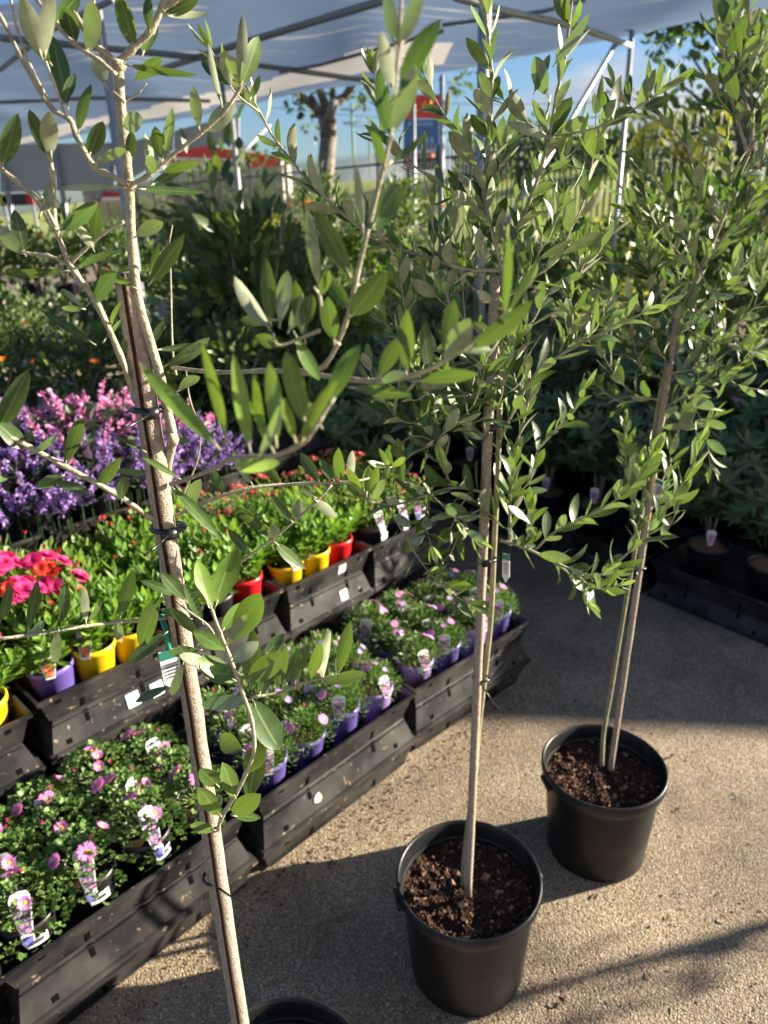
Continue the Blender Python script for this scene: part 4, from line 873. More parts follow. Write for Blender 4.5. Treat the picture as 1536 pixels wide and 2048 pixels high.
# benches at the back left with mixed plants
def bench(x0, x1, y, h, lab):
    t = thing('display_bench', ((x0 + x1) / 2, y, 0), 0, lab, 'bench', 'display benches at the back'); L_ = x1 - x0
    b = MB(); b.box((0, 0, h - .02), (L_, .62, .025)); b.build('bench_top', mat('bench_mesh', (.30, .31, .31), .5, .5, .5), t, smooth=False)
    b = MB(); b.box((0, -.322, h - .035), (L_, .02, .05)); b.build('bench_edge', mat('bench_white_edge', (.62, .63, .62), .5), t, smooth=False)
    for x in (-L_ / 2 + .1, 0, L_ / 2 - .1):
        for yy in (-.26, .26): b = MB(); b.tube([(x, yy, 0), (x, yy, h - .033)], .018, 8); b.build('leg', M_STEEL, t)
benches = [(-3.6, -.5, 3.75, .55), (-4.6, .1, 4.75, .62), (-5.4, .3, 5.8, .70), (-6.5, .5, 6.9, .78), (-7.6, .2, 8.2, .80)]
kk = [['dark1', 'dark2', 'dark1', 'lime', 'dark2', 'silver', 'dark1', 'mix'], ['white1', 'dark2', 'dark1', 'mix', 'silver', 'dark1'], ['dark1', 'white1', 'mix', 'dark2', 'white1', 'lime'], ['mix', 'dark1', 'dark2', 'white1'], ['dark1', 'lime', 'mix', 'dark1']]
for bi, (x0, x1, y, h) in enumerate(benches):
    bench(x0, x1, y, h, f'white edged display bench, {ORD[bi]} back from the camera, full of potted plants')
    n_ = int((x1 - x0) / .36)
    for i in range(n_):
        for r_ in ((-.15, .15) if bi < 3 else (0,)):
            k = rnd.choice(kk[bi]); x = x0 + .2 + i * (x1 - x0 - .4) / (n_ - 1)
            put_shrub(k, (x + rnd.uniform(-.03, .03), y + r_ * 1.1, h - .0075), f'{DESC[k]}, {ORD[i]} from left, {"front" if r_ <= 0 else "rear"} line, {ORD[bi]} bench back', name='potted_plant', group='plants on the back benches', sc=rnd.uniform(.8, 1.05) * (1.5 if bi > 2 else 1))
# low plants on the ground between the rows
for i, (px, py, Y, k, lab, sc) in enumerate(((500, 640, 4.3, 'tall', 'tall broad leaved shrub rising behind the purple flowers, tallest in view', 1.22), (405, 620, 4.3, 'tall', 'broad leaved shrub left of the tallest one', .85), (590, 620, 4.35, 'tall', 'broad leaved shrub right of the tallest one', .98),
        (130, 620, 3.1, 'dark1', 'dark bushy shrub on the floor behind the pink spikes', 1.35), (30, 640, 3.0, 'dark1', 'dark bushy shrub on the floor at the left edge', 1.4), (-60, 640, 3.0, 'dark2', 'orange flowered shrub on the floor beyond the left edge', 1.3), (230, 640, 3.2, 'dark2', 'dark shrub with few orange blooms on the floor behind the stake', 1.2), (330, 640, 3.3, 'dark1', 'dark bushy shrub on the floor right of the foreground stem', 1.35),
        (700, 700, 3.5, 'rho1', 'green rhododendron standing alone left of the aisle', 1.0), (800, 700, 3.75, 'rho3', 'tall dark rhododendron standing left of the aisle', .95), (650, 700, 3.4, 'dark2', 'orange flowered shrub beside the coral phlox trays', 1.25), (870, 650, 4.3, 'rho2', 'rosy rhododendron at the end of the aisle', 1.0), (760, 640, 4.3, 'rho1', 'green rhododendron left of the aisle end', 1.05), (960, 650, 4.9, 'rho3', 'dark rhododendron closing the aisle', 1.0), (1060, 650, 5.2, 'rho1', 'green rhododendron right behind the aisle end', 1.05), (880, 650, 5.3, 'rho1', 'green rhododendron farthest along the aisle', 1.1))):
    q = at(px, py, Y); put_shrub(k, (q.x, Y, 0), lab, sc=sc)
# fern-like bush and fresh green shrubs before the fence at the right
for i, (px, Y, h, r_, m, lab) in enumerate(((1240, 10.5, 1.5, .8, M_GOLD, 'yellow green bush in front of the fence left of the palm'), (1330, 9.5, 1.7, .8, M_DARK, 'dark green bush in front of the fence under the palm'), (1440, 8.2, 1.9, .8, M_DARK, 'dark bush in front of the fence at right'), (1530, 7.6, 2.0, .8, M_CROWN, 'green bush in front of the fence at the right edge'), (1130, 9.2, 1.3, .8, M_DARK, 'dark low bush by the fence behind the brace'), (1030, 10.2, 1.1, .9, M_DARK, 'low dark bush by the fence behind the thick post'), (780, 12, 1.1, 1.1, M_DARK, 'low dark bush by the fence left of the sign'), (330, 12, 1.3, .9, M_SILVER, 'grey green bush against the fence at left'), (900, 11, 1.0, .9, M_DARK, 'small dark bush by the fence under the sign'))):
    q = at(px, 400, Y); tree('fence_bush', (q.x, Y, 0), h, r_, lab, 'bush', 800, .13, .03, m, cz=.5, clump=12)
# ------------------------------------------------------------------ the potted olive trees
def smooth_path(P, n=4):
    if len(P) < 3: return P
    o = []; Q = [P[0] * 2 - P[1]] + P + [P[-1] * 2 - P[-2]]
    for i in range(1, len(Q) - 2):
        for k in range(n):
            t = k / n; a, b_, c, d_ = Q[i - 1], Q[i], Q[i + 1], Q[i + 2]
            o.append(.5 * ((2 * b_) + (c - a) * t + (2 * a - 5 * b_ + 4 * c - d_) * t * t + (3 * b_ - a - 3 * c + d_) * t ** 3))
    return o + [P[-1]]
class Olive:
    def __init__(s, x, y, label, rz=0):
        s.root = thing('potted_olive_tree', (x, y, 0), 0, label, 'olive tree', 'standard olive trees in black pots'); s.o = V((x, y, 0)); s.tw = MB(); s.lf = MB()
    def P(s, px, py, Y): return at(px, py, Y) - s.o
    def path(s, pts, Y0=None):
        out = []
        for i, q in enumerate(pts):
            Y = q[2] if len(q) > 2 else Y0; out.append(s.P(q[0], q[1], Y))
        return smooth_path(out)
    def auto(s, P, start=.2, gap=.024, L_=.052, young=.15, a0=.0, dens=1.0, spread=(.6, 1.35), tipc=True):
        ln = [0]
        for i in range(1, len(P)): ln.append(ln[-1] + (P[i] - P[i - 1]).length)
        tot = ln[-1]; d_ = start * tot; k = 0; az = rnd.uniform(0, 3.14)
        while d_ < tot:
            i = max(j for j in range(len(P)) if ln[j] <= d_); i = min(i, len(P) - 2); u = (d_ - ln[i]) / max(1e-6, ln[i + 1] - ln[i]); p = P[i].lerp(P[i + 1], u); T = (P[i + 1] - P[i]).normalized()
            s1 = T.cross(V((.31, .77, .2))).normalized(); s2 = T.cross(s1); az += math.pi / 2 + rnd.uniform(-.3, .3)
            f = d_ / tot
            for sg in (0, math.pi):
                if rnd.random() > dens: continue
                rd = s1 * math.cos(az + sg) + s2 * math.sin(az + sg); op = rnd.uniform(*spread) * (1 - .35 * f); dr = (T * math.cos(op) + rd * math.sin(op) + V((0, 0, .28))).normalized()
                l_ = L_ * rnd.uniform(.72, 1.2) * (1 - .3 * f ** 3); up = (T + V((0, 0, .35)) + rv(.35)).normalized(); yg = rnd.uniform(.4, 1) if (f > .72 and rnd.random() < young * 3) else (rnd.uniform(0, .25))
                e = p + dr * l_
                if (e + s.o - CAM).length < .30: continue
                s.lf.leaf(p + rd * .0015, e, up, l_ * rnd.uniform(.27, .38), rnd.uniform(.12, .4), rnd.uniform(-.13, .13), (rnd.uniform(.65, 1.35), yg), 0, 6, rnd.uniform(.55, .8), rnd.uniform(.9, 1.3))
            d_ += gap * rnd.uniform(.75, 1.3); k += 1
        if tipc:
            T = (P[-1] - P[-2]).normalized()
            for a in (0, 2.1, 4.2):
                s1 = T.cross(V((.31, .77, .2))).normalized(); s2 = T.cross(s1); rd = s1 * math.cos(a) + s2 * math.sin(a); dr = (T + rd * .35).normalized(); l_ = L_ * rnd.uniform(.45, .8)
                s.lf.leaf(P[-1], P[-1] + dr * l_, (T * .3 - rd).normalized() * -1, l_ * .22, .4, .03, (rnd.uniform(.95, 1.3), rnd.uniform(.3, 1) if young > .1 else .3), 0, 5)
    def br(s, pts, r0, r1, Y0=None, side=0, m=0, **kw):
        P = s.path(pts, Y0); n = len(P); s.tw.tube(P, [(r0 + (r1 - r0) * i / (n - 1)) * (rnd.uniform(.9, 1.06) if i % 4 else 1.25) for i in range(n)], 7, m)
        # swollen nodes
        if kw.get('nolf'): return P
        kw.pop('nolf', None)
        s.auto(P, **kw)
        for k in range(side):
            i = rnd.randint(n // 5, n - 2); T = (P[i + 1] - P[i]).normalized(); rd = rv(); rd = (rd - T * rd.dot(T)).normalized(); d_ = (T * .7 + rd * .75 + V((0, 0, .45))).normalized(); l_ = rnd.uniform(.06, .15)
            Q = [P[i], P[i] + d_ * l_ * .5 + V((0, 0, -.004)), P[i] + (d_ + V((0, 0, .25))).normalized() * l_]
            if (Q[-1] + s.o).y < .5: continue
            Q = smooth_path(Q, 3); s.tw.tube(Q, [.0016, .0014, .0013, .0012, .0011, .001, .0009][:len(Q)], 5, 1); s.auto(Q, start=.25, gap=.024, L_=.050, young=kw.get('young', .15))
        return P
    def leaves(s, lst, Y):
        for q in lst:
            bx, by, tx, ty, w_ = q[:5]; y0 = q[5] if len(q) > 5 else Y; y0 += rnd.uniform(-.006, .006); dy = rnd.uniform(-.022, .022); yg = q[6] if len(q) > 6 else rnd.uniform(0, .3); face = q[7] if len(q) > 7 else (1 if rnd.random() < .72 else -1)
            A, B = s.P(bx, by, y0), s.P(tx, ty, y0 + dy); z = (A + s.o - CAM).dot(_f); roll = rnd.uniform(-.55, .55); toc = (CAM - s.o - (A + B) / 2).normalized(); ax = (B - A).normalized()
            nrm = (toc - ax * toc.dot(ax)).normalized(); nrm = Matrix.Rotation(roll, 3, ax) @ nrm; W_ = .88 * w_ * z / FPX / max(.8, math.cos(roll))
            nn = nrm * face; s.lf.leaf(A, B, nn, W_ * 1.0, rnd.uniform(.10, .36), rnd.uniform(-.09, .09), (rnd.uniform(.8, 1.2), yg), 0, 9, rnd.uniform(.58, .8), rnd.uniform(.9, 1.2))
            # short leaf stalk
            s.tw.tube([A - ax * .003, A + ax * (B - A).length * .12], .0008, 4, 1)
    def finish(s):
        s.tw.build('branches', [M_BARK, M_TWIG], s.root); s.lf.build('leaves', M_OLIVE, s.root)
def big_pot(root, r=.165, h=.29, chips=700, soil_h=.235):
    b = MB(); b.lathe([(0, .004), (r * .76, 0), (r * .80, .004), (r * .81, .02), (r * .90, h - .055), (r * .905, h - .042), (r * .965, h - .036), (r * .985, h - .030), (r * .995, h - .014), (r * .995, h - .004), (r * .98, h), (r * .955, h - .001), (r * .94, h - .006), (r * .925, h - .03), (r * .90, h - .05), (r * .72, .02), (0, .02)], 72)
    b.build('pot', M_POTRIM, root)
    for a in (.2, 3.34):
        b = MB(); c = V((math.cos(a) * r * .985, math.sin(a) * r * .985, h - .030)); b.box(c, (.014, .05, .012), Matrix.Rotation(a, 3, 'Z')); b.build('pot_lug', M_POTRIM, root)
    b = MB(); n = 40; R_ = r * .90; rings = 14; vs = [(0, 0, soil_h)]
    for i in range(1, rings + 1):
        rr = R_ * i / rings
        for k in range(n):
            a = 2 * math.pi * k / n; x, y = rr * math.cos(a), rr * math.sin(a); vs.append((x, y, soil_h + .010 * noise.noise(V((x * 30, y * 30, r * 50))) + .005 * noise.noise(V((x * 90, y * 90, 2)))))
    fs = [(0, 1 + k, 1 + (k + 1) % n) for k in range(n)]
    for i in range(rings - 1):
        for k in range(n): a = 1 + i * n; fs.append((a + k, a + n + k, a + n + (k + 1) % n, a + (k + 1) % n))
    b.add(vs, fs, 0)
    for i in range(chips):
        a = rnd.uniform(0, 6.283); q = rnd.random() ** .5 * R_ * .97; l_ = rnd.uniform(.002, .009) * (2.2 if rnd.random() < .08 else 1); x, y = q * math.cos(a), q * math.sin(a)
        b.box((x, y, soil_h + .010 * noise.noise(V((x * 30, y * 30, r * 50))) + .003), (l_, l_ * rnd.uniform(.3, .9), l_ * rnd.uniform(.2, .5)), Matrix.Rotation(rnd.uniform(0, 6.28), 3, 'Z') @ Matrix.Rotation(rnd.uniform(-.7, .7), 3, 'X'), 1 if rnd.random() < .2 else 2, rnd.uniform(.5, .9))
    b.build('soil', [M_SOIL, M_CHIP, M_CHIP2], root, smooth=False)
def stake(T, base, top, r, groove=True):
    b = MB(); A, B = base, top; n = 26; pts = [A.lerp(B, i / n) + V((rnd.uniform(-1, 1), rnd.uniform(-1, 1), 0)) * .0005 for i in range(n + 1)]
    b.tube(pts, [r * rnd.uniform(.97, 1.03) for _ in pts], 14, 0)
    if groove:
        ax = (B - A).normalized(); toc = (CAM - T.o - (A + B) / 2); toc = (toc - ax * toc.dot(ax)).normalized(); toc = Matrix.Rotation(-.33, 3, ax) @ toc; sd_ = toc.cross(ax).normalized()
        g = .0017
        vs = []
        for p in pts: vs += [p + toc * (r * 1.045) - sd_ * g, p + toc * (r * 1.045) + sd_ * g, p + toc * (r * .9) - sd_ * g * 1.6, p + toc * (r * .9) + sd_ * g * 1.6]
        fs = []
        for i in range(len(pts) - 1):
            k = i * 4; fs += [(k, k + 1, k + 5, k + 4), (k + 2, k, k + 4, k + 6), (k + 1, k + 3, k + 7, k + 5)]
        b.add(vs, fs, 1)
    return b.build('stake', [M_STAKE, M_GROOVE], T.root)
def cable_tie(T, c, ax, r, tail, lock=True):
    b = MB(); ax = ax.normalized(); s1 = ax.cross(V((0, 1, 0))).normalized(); s2 = ax.cross(s1); pts = [c + (s1 * math.cos(a) + s2 * math.sin(a)) * r + ax * .003 * math.sin(a) for a in [i * math.pi / 10 for i in range(21)]]
    b.tube(pts, .0024 if not lock else .0034, 6)
    f = (CAM - T.o - c); f = (f - ax * f.dot(ax)).normalized()
    if lock: b.box(c + f * (r + .002), (.016, .010, .011), Matrix.Rotation(math.atan2(f.y, f.x) + math.pi / 2, 3, 'Z'))
    b.tube([c + f * (r + .002), c + f * (r + .006) + tail * .4, c + f * (r + .004) + tail], [.0017, .0016, .0014], 5)
    return b.build('cable_tie', M_TIE, T.root)
def hang_tag(T, p, w_, h_, ang, cols, hook=True):
    g = MB(); g.add([(-w_ / 2, 0, 0), (w_ / 2, 0, 0), (w_ / 2, 0, -h_ * .78), (0, 0, -h_), (-w_ / 2, 0, -h_ * .78)] + [(-w_ / 2, .0012, 0), (w_ / 2, .0012, 0), (w_ / 2, .0012, -h_ * .78), (0, .0012, -h_), (-w_ / 2, .0012, -h_ * .78)], [(0, 4, 3, 2, 1), (5, 6, 7, 8, 9)] + [(i, (i + 1) % 5, 5 + (i + 1) % 5, 5 + i) for i in range(5)])
    g.add([(-w_ / 2, -.0008, 0), (w_ / 2, -.0008, 0), (w_ / 2, -.0008, -h_ * .2), (-w_ / 2, -.0008, -h_ * .2)], [(0, 3, 2, 1)], 1)
    for k in range(5): g.box((0, -.001, -h_ * (.32 + .08 * k)), (w_ * (.7 - .06 * k), .0006, h_ * .018), None, 2)
    o = g.build('plant_tag', [M_PAPER, mat('tag_green', (.02, .22, .15), .35), M_INK], T.root, smooth=False); o.location = p; o.rotation_euler = (rnd.uniform(-.1, .1), rnd.uniform(-.15, .15), ang); return o

# ---- nearest olive (left)
T = Olive(-.2142, .7908, 'nearest olive tree at left, thick grooved stake, its pot just cut by the bottom edge')
big_pot(T.root, chips=500)
A, B = T.P(497, 2145, .79), T.P(252, 545, .79); stake(T, A, B, .0126)
b = MB(); stem = T.path([(492, 2140, .80), (470, 2040, .80), (447, 1900, .80), (421, 1750, .805), (404, 1600, .805), (384, 1450, .805), (360, 1330, .81), (344, 1230, .81), (330, 1150, .81), (326, 1060, .81), (334, 960, .812), (335, 925, .80), (345, 875, .79), (334, 820, .79), (322, 760, .79), (299, 680, .785), (281, 620, .785), (270, 560, .785), (262, 470, .785), (258, 372, .785), (246, 260, .785), (240, 190, .785), (237, 125, .785)])
n = len(stem); b.tube(stem, [.0066 - .0022 * i / n for i in range(n)], 10)
for p in ((345, 878), (258, 370), (237, 130)): b.tube([T.P(p[0] + 1, p[1] + 12, .785), T.P(p[0], p[1], .785), T.P(p[0] - 1, p[1] - 12, .785)], [.0052, .0072, .005], 9)
b.build('stem', M_BARK, T.root)
def nl(T, pts, r0, r1, Y=None, m=0): return T.br(pts, r0 * .84, r1 * .84, Y, nolf=True, m=m)
nl(T, [(237, 125), (262, 100), (302, 60), (325, 12), (350, -30)], .0042, .0034, .785)
nl(T, [(322, 20), (345, 5), (385, -20)], .003, .0025, .785)
nl(T, [(237, 128), (212, 108), (182, 78), (140, 12), (118, -30)], .0038, .003, .78)
nl(T, [(232, 150), (200, 122), (150, 88), (112, 48), (70, -5)], .0024, .002, .76)
nl(T, [(180, 78), (184, 30), (190, -20)], .0018, .0015, .77)
nl(T, [(290, 835, .80), (272, 800, .79), (240, 710, .77), (195, 610, .76), (150, 545, .75), (138, 525, .75), (112, 458, .745), (107, 400, .745), (103, 340, .74), (101, 312, .74)], .0042, .0024)
nl(T, [(108, 460), (76, 402), (32, 362), (0, 336), (-40, 300)], .0030, .0024, .74); nl(T, [(2, 336), (0, 310), (-12, 270)], .0014, .001, .735)
nl(T, [(112, 455), (92, 415), (84, 395), (70, 380)], .0022, .001, .74)
nl(T, [(140, 530), (95, 511), (45, 505), (0, 487), (-40, 470)], .0022, .0018, .75); nl(T, [(140, 528), (168, 500), (205, 468), (248, 443)], .0022, .0015, .75)
nl(T, [(256, 368), (245, 362), (210, 346), (185, 330), (152, 270), (140, 240), (107, 220), (75, 175), (40, 110), (5, 40), (-20, 0)], .0036, .0020, .765)
nl(T, [(135, 235), (128, 222), (108, 165), (90, 118)], .0016, .0012, .75, 1); nl(T, [(104, 215), (60, 130), (35, 60), (20, -10)], .0016, .0012, .755)
nl(T, [(250, 205), (228, 185), (208, 172)], .0018, .001, .78); nl(T, [(252, 202), (275, 188), (293, 166)], .0012, .0008, .79)
nl(T, [(258, 370), (292, 354), (330, 322), (398, 268), (448, 224), (478, 180), (505, 138)], .0030, .0016, .775)
nl(T, [(300, 350), (308, 335), (326, 318)], .0012, .0009, .77, 1)
nl(T, [(342, 968, .785), (375, 958, .74), (425, 938, .66), (462, 917, .57), (505, 914, .49), (545, 912, .45), (585, 898, .43), (612, 880, .42), (640, 840, .42), (668, 795, .425)], .0030, .0013)
nl(T, [(352, 1032, .80), (400, 1008, .80), (500, 976, .81), (600, 968, .83), (700, 964, .85), (745, 955, .87)], .0028, .0018)
nl(T, [(385, 1192, .80), (430, 1155, .80), (480, 1125, .80), (560, 1066, .81), (625, 1010, .82), (664, 970, .83)], .0022, .0014)
nl(T, [(330, 1045, .79), (300, 1035, .78), (235, 990, .76), (125, 930, .74), (60, 895, .73), (0, 865, .72), (-50, 840, .71)], .0038, .0030)
nl(T, [(340, 1235, .79), (290, 1241, .78), (240, 1244, .77), (150, 1255, .74), (75, 1268, .72), (0, 1278, .70), (-60, 1290, .70)], .0030, .0022)
nl(T, [(436, 1660, .79), (442, 1637, .74), (470, 1590, .69), (491, 1548, .68), (508, 1500, .67), (503, 1440, .665), (485, 1385, .66), (458, 1310, .655), (440, 1265, .65), (424, 1220, .65)], .0034, .0020, m=1)
nl(T, [(500, 1395, .68), (560, 1385, .69), (600, 1368, .69), (650, 1356, .69), (688, 1348, .69)], .0024, .0014)
nl(T, [(400, 1310, .79), (428, 1278, .75), (415, 1250, .74), (380, 1225, .74), (350, 1200, .75)], .0018, .0013)
nl(T, [(352, 750, .83), (345, 700, .85), (342, 600, .86), (340, 530, .86), (333, 480, .86)], .0016, .0011); nl(T, [(337, 490, .86), (345, 450, .86)], .001, .0007)
nl(T, [(362, 1000, .83), (395, 920, .84), (400, 860, .84), (380, 800, .84), (372, 740, .84)], .0014, .0009)
Y = .77
T.leaves([(5, 332, 36, 226, 40, .735, .1, 1), (95, 312, 58, 218, 30, .74, .1, 1), (102, 312, 98, 222, 38, .735, .35, -1), (157, 262, 183, 168, 24, .75, .2, 1), (178, 312, 206, 242, 36, .765, .1, 1), (187, 328, 252, 298, 22, .765, .3, -1), (246, 252, 286, 236, 42, .77, .3, -1), (210, 168, 190, 106, 34, .775, .4, -1),
 (83, 112, 42, -10, 46, .72, .4, -1), (90, 116, 106, -30, 32, .72, .4, -1), (100, 125, 60, 62, 30, .74, .1, 1), (135, 212, 104, 70, 46, .76, .1, 1), (125, 212, 150, 145, 22, .745, .1, 1), (175, 108, 184, 0, 40, .765, .3, -1), (268, 95, 236, -15, 38, .78, .2, 1), (256, 130, 396, 150, 17, .77, .2, 1), (270, 160, 324, 116, 30, .79, .1, 1), (330, 30, 398, -2, 30, .785, .2, 1), (335, 32, 418, 28, 16, .785, .2, -1), (285, 110, 312, 45, 28, .785, .3, 1), (300, 62, 298, -10, 22, .78, .1, 1), (150, 88, 130, 10, 40, .77, .1, 1), (110, 50, 160, -10, 34, .765, .2, 1),
 (443, 208, 417, 84, 15, .77, .2, -1), (480, 172, 486, 26, 25, .765, .2, -1), (482, 172, 517, 72, 38, .76, .4, 1), (480, 168, 453, 107, 27, .77, .6, -1), (500, 200, 520, 150, 16, .78, .6, 1), (398, 256, 386, 170, 26, .775, .3, -1), (415, 262, 472, 204, 40, .785, .2, -1), (325, 320, 345, 214, 22, .77, .3, 1), (325, 318, 310, 252, 30, .78, .2, 1), (295, 352, 306, 312, 26, .77, .3, -1), (302, 348, 290, 266, 20, .775, .2, -1), (325, 344, 402, 324, 20, .765, .1, 1), (300, 372, 374, 330, 22, .79, .1, 1), (275, 378, 412, 385, 18, .77, .2, 1), (246, 374, 110, 378, 15, .765, .2, -1), (262, 320, 262, 262, 24, .79, .1, 1),
 (80, 432, 108, 352, 26, .74, .2, -1), (118, 460, 196, 404, 34, .74, .2, 1), (50, 507, 28, 418, 33, .75, .1, 1), (45, 505, -8, 458, 33, .74, .3, -1), (187, 492, 194, 410, 28, .75, .1, 1), (186, 498, 158, 450, 22, .745, .4, -1), (272, 473, 327, 444, 32, .775, .4, -1), (153, 537, 246, 502, 16, .75, .1, 1), (134, 542, 8, 548, 20, .75, .1, 1), (175, 610, 234, 545, 38, .765, .1, 1), (300, 567, 369, 468, 36, .78, .1, 1), (270, 576, 193, 540, 20, .775, .5, 1), (165, 613, 124, 577, 14, .755, .3, -1), (165, 618, 122, 615, 14, .75, .4, 1), (188, 688, 82, 620, 20, .76, .1, 1), (208, 682, 243, 638, 10, .765, .4, 1), (0, 850, 58, 738, 44, .72, .1, 1), (50, 896, -5, 846, 40, .73, .1, 1), (63, 907, 116, 868, 16, .735, .1, -1), (129, 932, 164, 834, 32, .74, .1, 1), (124, 952, 75, 975, 26, .74, .4, 1), (105, 962, 180, 985, 24, .75, .1, 1), (195, 975, 242, 914, 28, .76, .1, 1), (243, 1004, 250, 952, 26, .765, .1, 1), (300, 950, 230, 940, 17, .79, .2, 1), (360, 958, 284, 914, 15, .75, .3, 1), (288, 902, 228, 870, 10, .77, .3, 1), (373, 1012, 402, 958, 30, .77, .2, -1), (345, 975, 442, 1078, 27, .76, .25, 1), (331, 732, 420, 675, 30, .80, .1, 1), (356, 782, 400, 753, 24, .80, .2, -1), (305, 690, 330, 640, 18, .80, .1, 1), (240, 725, 255, 670, 14, .78, .2, 1), (300, 545, 318, 480, 16, .80, .2, 1), (222, 650, 245, 600, 10, .77, .4, 1), (310, 700, 420, 690, 18, .79, .2, 1)], Y)
T.leaves([(0, 1242, 20, 1166, 22), (56, 1264, 76, 1158, 22), (122, 1246, 128, 1152, 24), (172, 1246, 168, 1172, 19), (177, 1245, 205, 1203, 12, .75, .3, -1), (240, 1234, 268, 1139, 31), (57, 1268, 88, 1243, 21, .72, .2, -1), (117, 1262, 111, 1326, 25, .73, .3, -1), (242, 1247, 232, 1279, 25, .75, .3, -1)], .735)
T.leaves([(322, 1190, 281, 1298, 42, .75, .15, 1), (332, 1266, 257, 1325, 30, .75, .1, 1), (380, 1237, 320, 1218, 18, .73, .3, 1), (352, 1190, 280, 1161, 22, .75, .2, 1), (372, 1202, 321, 1145, 30, .74, .2, 1), (395, 1268, 338, 1215, 26, .73, .2, 1), (405, 1245, 368, 1165, 24, .75, .2, 1), (366, 1327, 343, 1392, 22, .75, .3, -1), (340, 1373, 270, 1404, 20, .78, .2, 1), (400, 1300, 336, 1305, 26, .74, .2, 1), (420, 1330, 358, 1310, 26, .72, .3, -1), (395, 1335, 355, 1290, 26, .73, .1, 1),
 (424, 1220, 393, 1120, 38, .645, .55, 1), (430, 1214, 476, 1093, 52, .645, .45, 1), (466, 1282, 522, 1186, 60, .65, .4, 1), (450, 1302, 386, 1262, 36, .65, .4, 1), (472, 1362, 393, 1318, 52, .66, .3, 1), (470, 1350, 405, 1345, 40, .655, .2, 1), (495, 1362, 572, 1304, 52, .665, .45, 1), (464, 1324, 518, 1283, 36, .655, .5, -1), (452, 1290, 495, 1228, 24, .655, .4, -1), (445, 1262, 480, 1205, 30, .66, .4, 1), (500, 1375, 505, 1255, 40, .69, .2, 1), (505, 1400, 560, 1500, 62, .69, .1, 1), (515, 1395, 568, 1300, 30, .70, .1, 1), (498, 1400, 402, 1410, 34, .67, .2, -1), (490, 1549, 527, 1478, 46, .675, .4, 1), (486, 1500, 440, 1470, 44, .685, .2, 1), (442, 1632, 396, 1574, 38, .69, .45, 1), (470, 1594, 444, 1524, 38, .685, .45, 1), (436, 1572, 399, 1538, 36, .70, .3, 1), (464, 1628, 522, 1588, 44, .69, .4, 1), (468, 1632, 522, 1636, 20, .70, .2, 1), (428, 1660, 380, 1650, 24, .74, .5, 1), (498, 1600, 520, 1500, 46, .72, .1, 1),
 (611, 1368, 643, 1285, 28, .69, .3, 1), (645, 1360, 661, 1260, 25, .69, .4, -1), (676, 1349, 702, 1240, 31, .68, .45, 1), (675, 1349, 686, 1302, 22, .685, .5, -1), (650, 1364, 733, 1348, 28, .68, .4, 1), (566, 1366, 619, 1288, 42, .70, .1, 1), (556, 1375, 572, 1288, 26, .70, .2, 1), (530, 1312, 568, 1266, 28, .70, .1, 1), (590, 1365, 600, 1300, 20, .70, .2, 1)], .7)
T.leaves([(437, 896, 279, 728, 38, .46, 0.75, 1), (453, 876, 403, 684, 25, .44, 0.85, 1), (500, 901, 466, 706, 35, .43, 0.75, 1), (530, 885, 508, 735, 21, .45, 0.75, 1), (516, 915, 568, 798, 23, .42, 0.85, -1), (552, 886, 538, 724, 38, .43, 0.65, 1), (612, 852, 571, 702, 46, .43, .45, 1), (600, 890, 674, 758, 26, .42, 0.85, 1), (655, 810, 720, 688, 43, .42, 0.75, 1), (470, 935, 560, 925, 36, .45, 0.75, 1), (590, 880, 560, 790, 25, .42, 0.85, 1), (640, 850, 600, 790, 21, .44, 0.65, -1), (545, 900, 500, 800, 20, .43, 0.75, 1)], .43)
T.leaves([(397, 1020, 375, 960, 16, .80, .2, 1), (506, 972, 465, 900, 24, .82, .1, 1), (540, 1075, 470, 1010, 26, .81, .1, 1), (545, 1090, 548, 1045, 24, .81, .3, -1), (590, 1040, 600, 998, 26, .82, .3, -1), (583, 1042, 540, 985, 22, .81, .1, 1), (500, 1110, 455, 1058, 22, .80, .1, 1), (550, 1085, 612, 1138, 28, .81, .2, 1), (630, 1000, 672, 1035, 24, .82, .2, -1), (630, 995, 600, 975, 14, .82, .1, 1), (680, 962, 678, 895, 26, .85, .2, 1), (668, 962, 640, 918, 22, .85, .2, 1), (640, 966, 600, 905, 26, .84, .1, 1), (700, 965, 705, 900, 20, .85, .2, -1), (720, 985, 696, 935, 22, .86, .95, 1), (733, 990, 738, 930, 24, .86, .9, 1), (740, 990, 755, 932, 22, .86, .95, 1), (745, 1000, 770, 958, 22, .86, .4, -1), (560, 968, 530, 925, 20, .83, .2, 1), (450, 990, 420, 935, 22, .81, .1, 1)], .82)
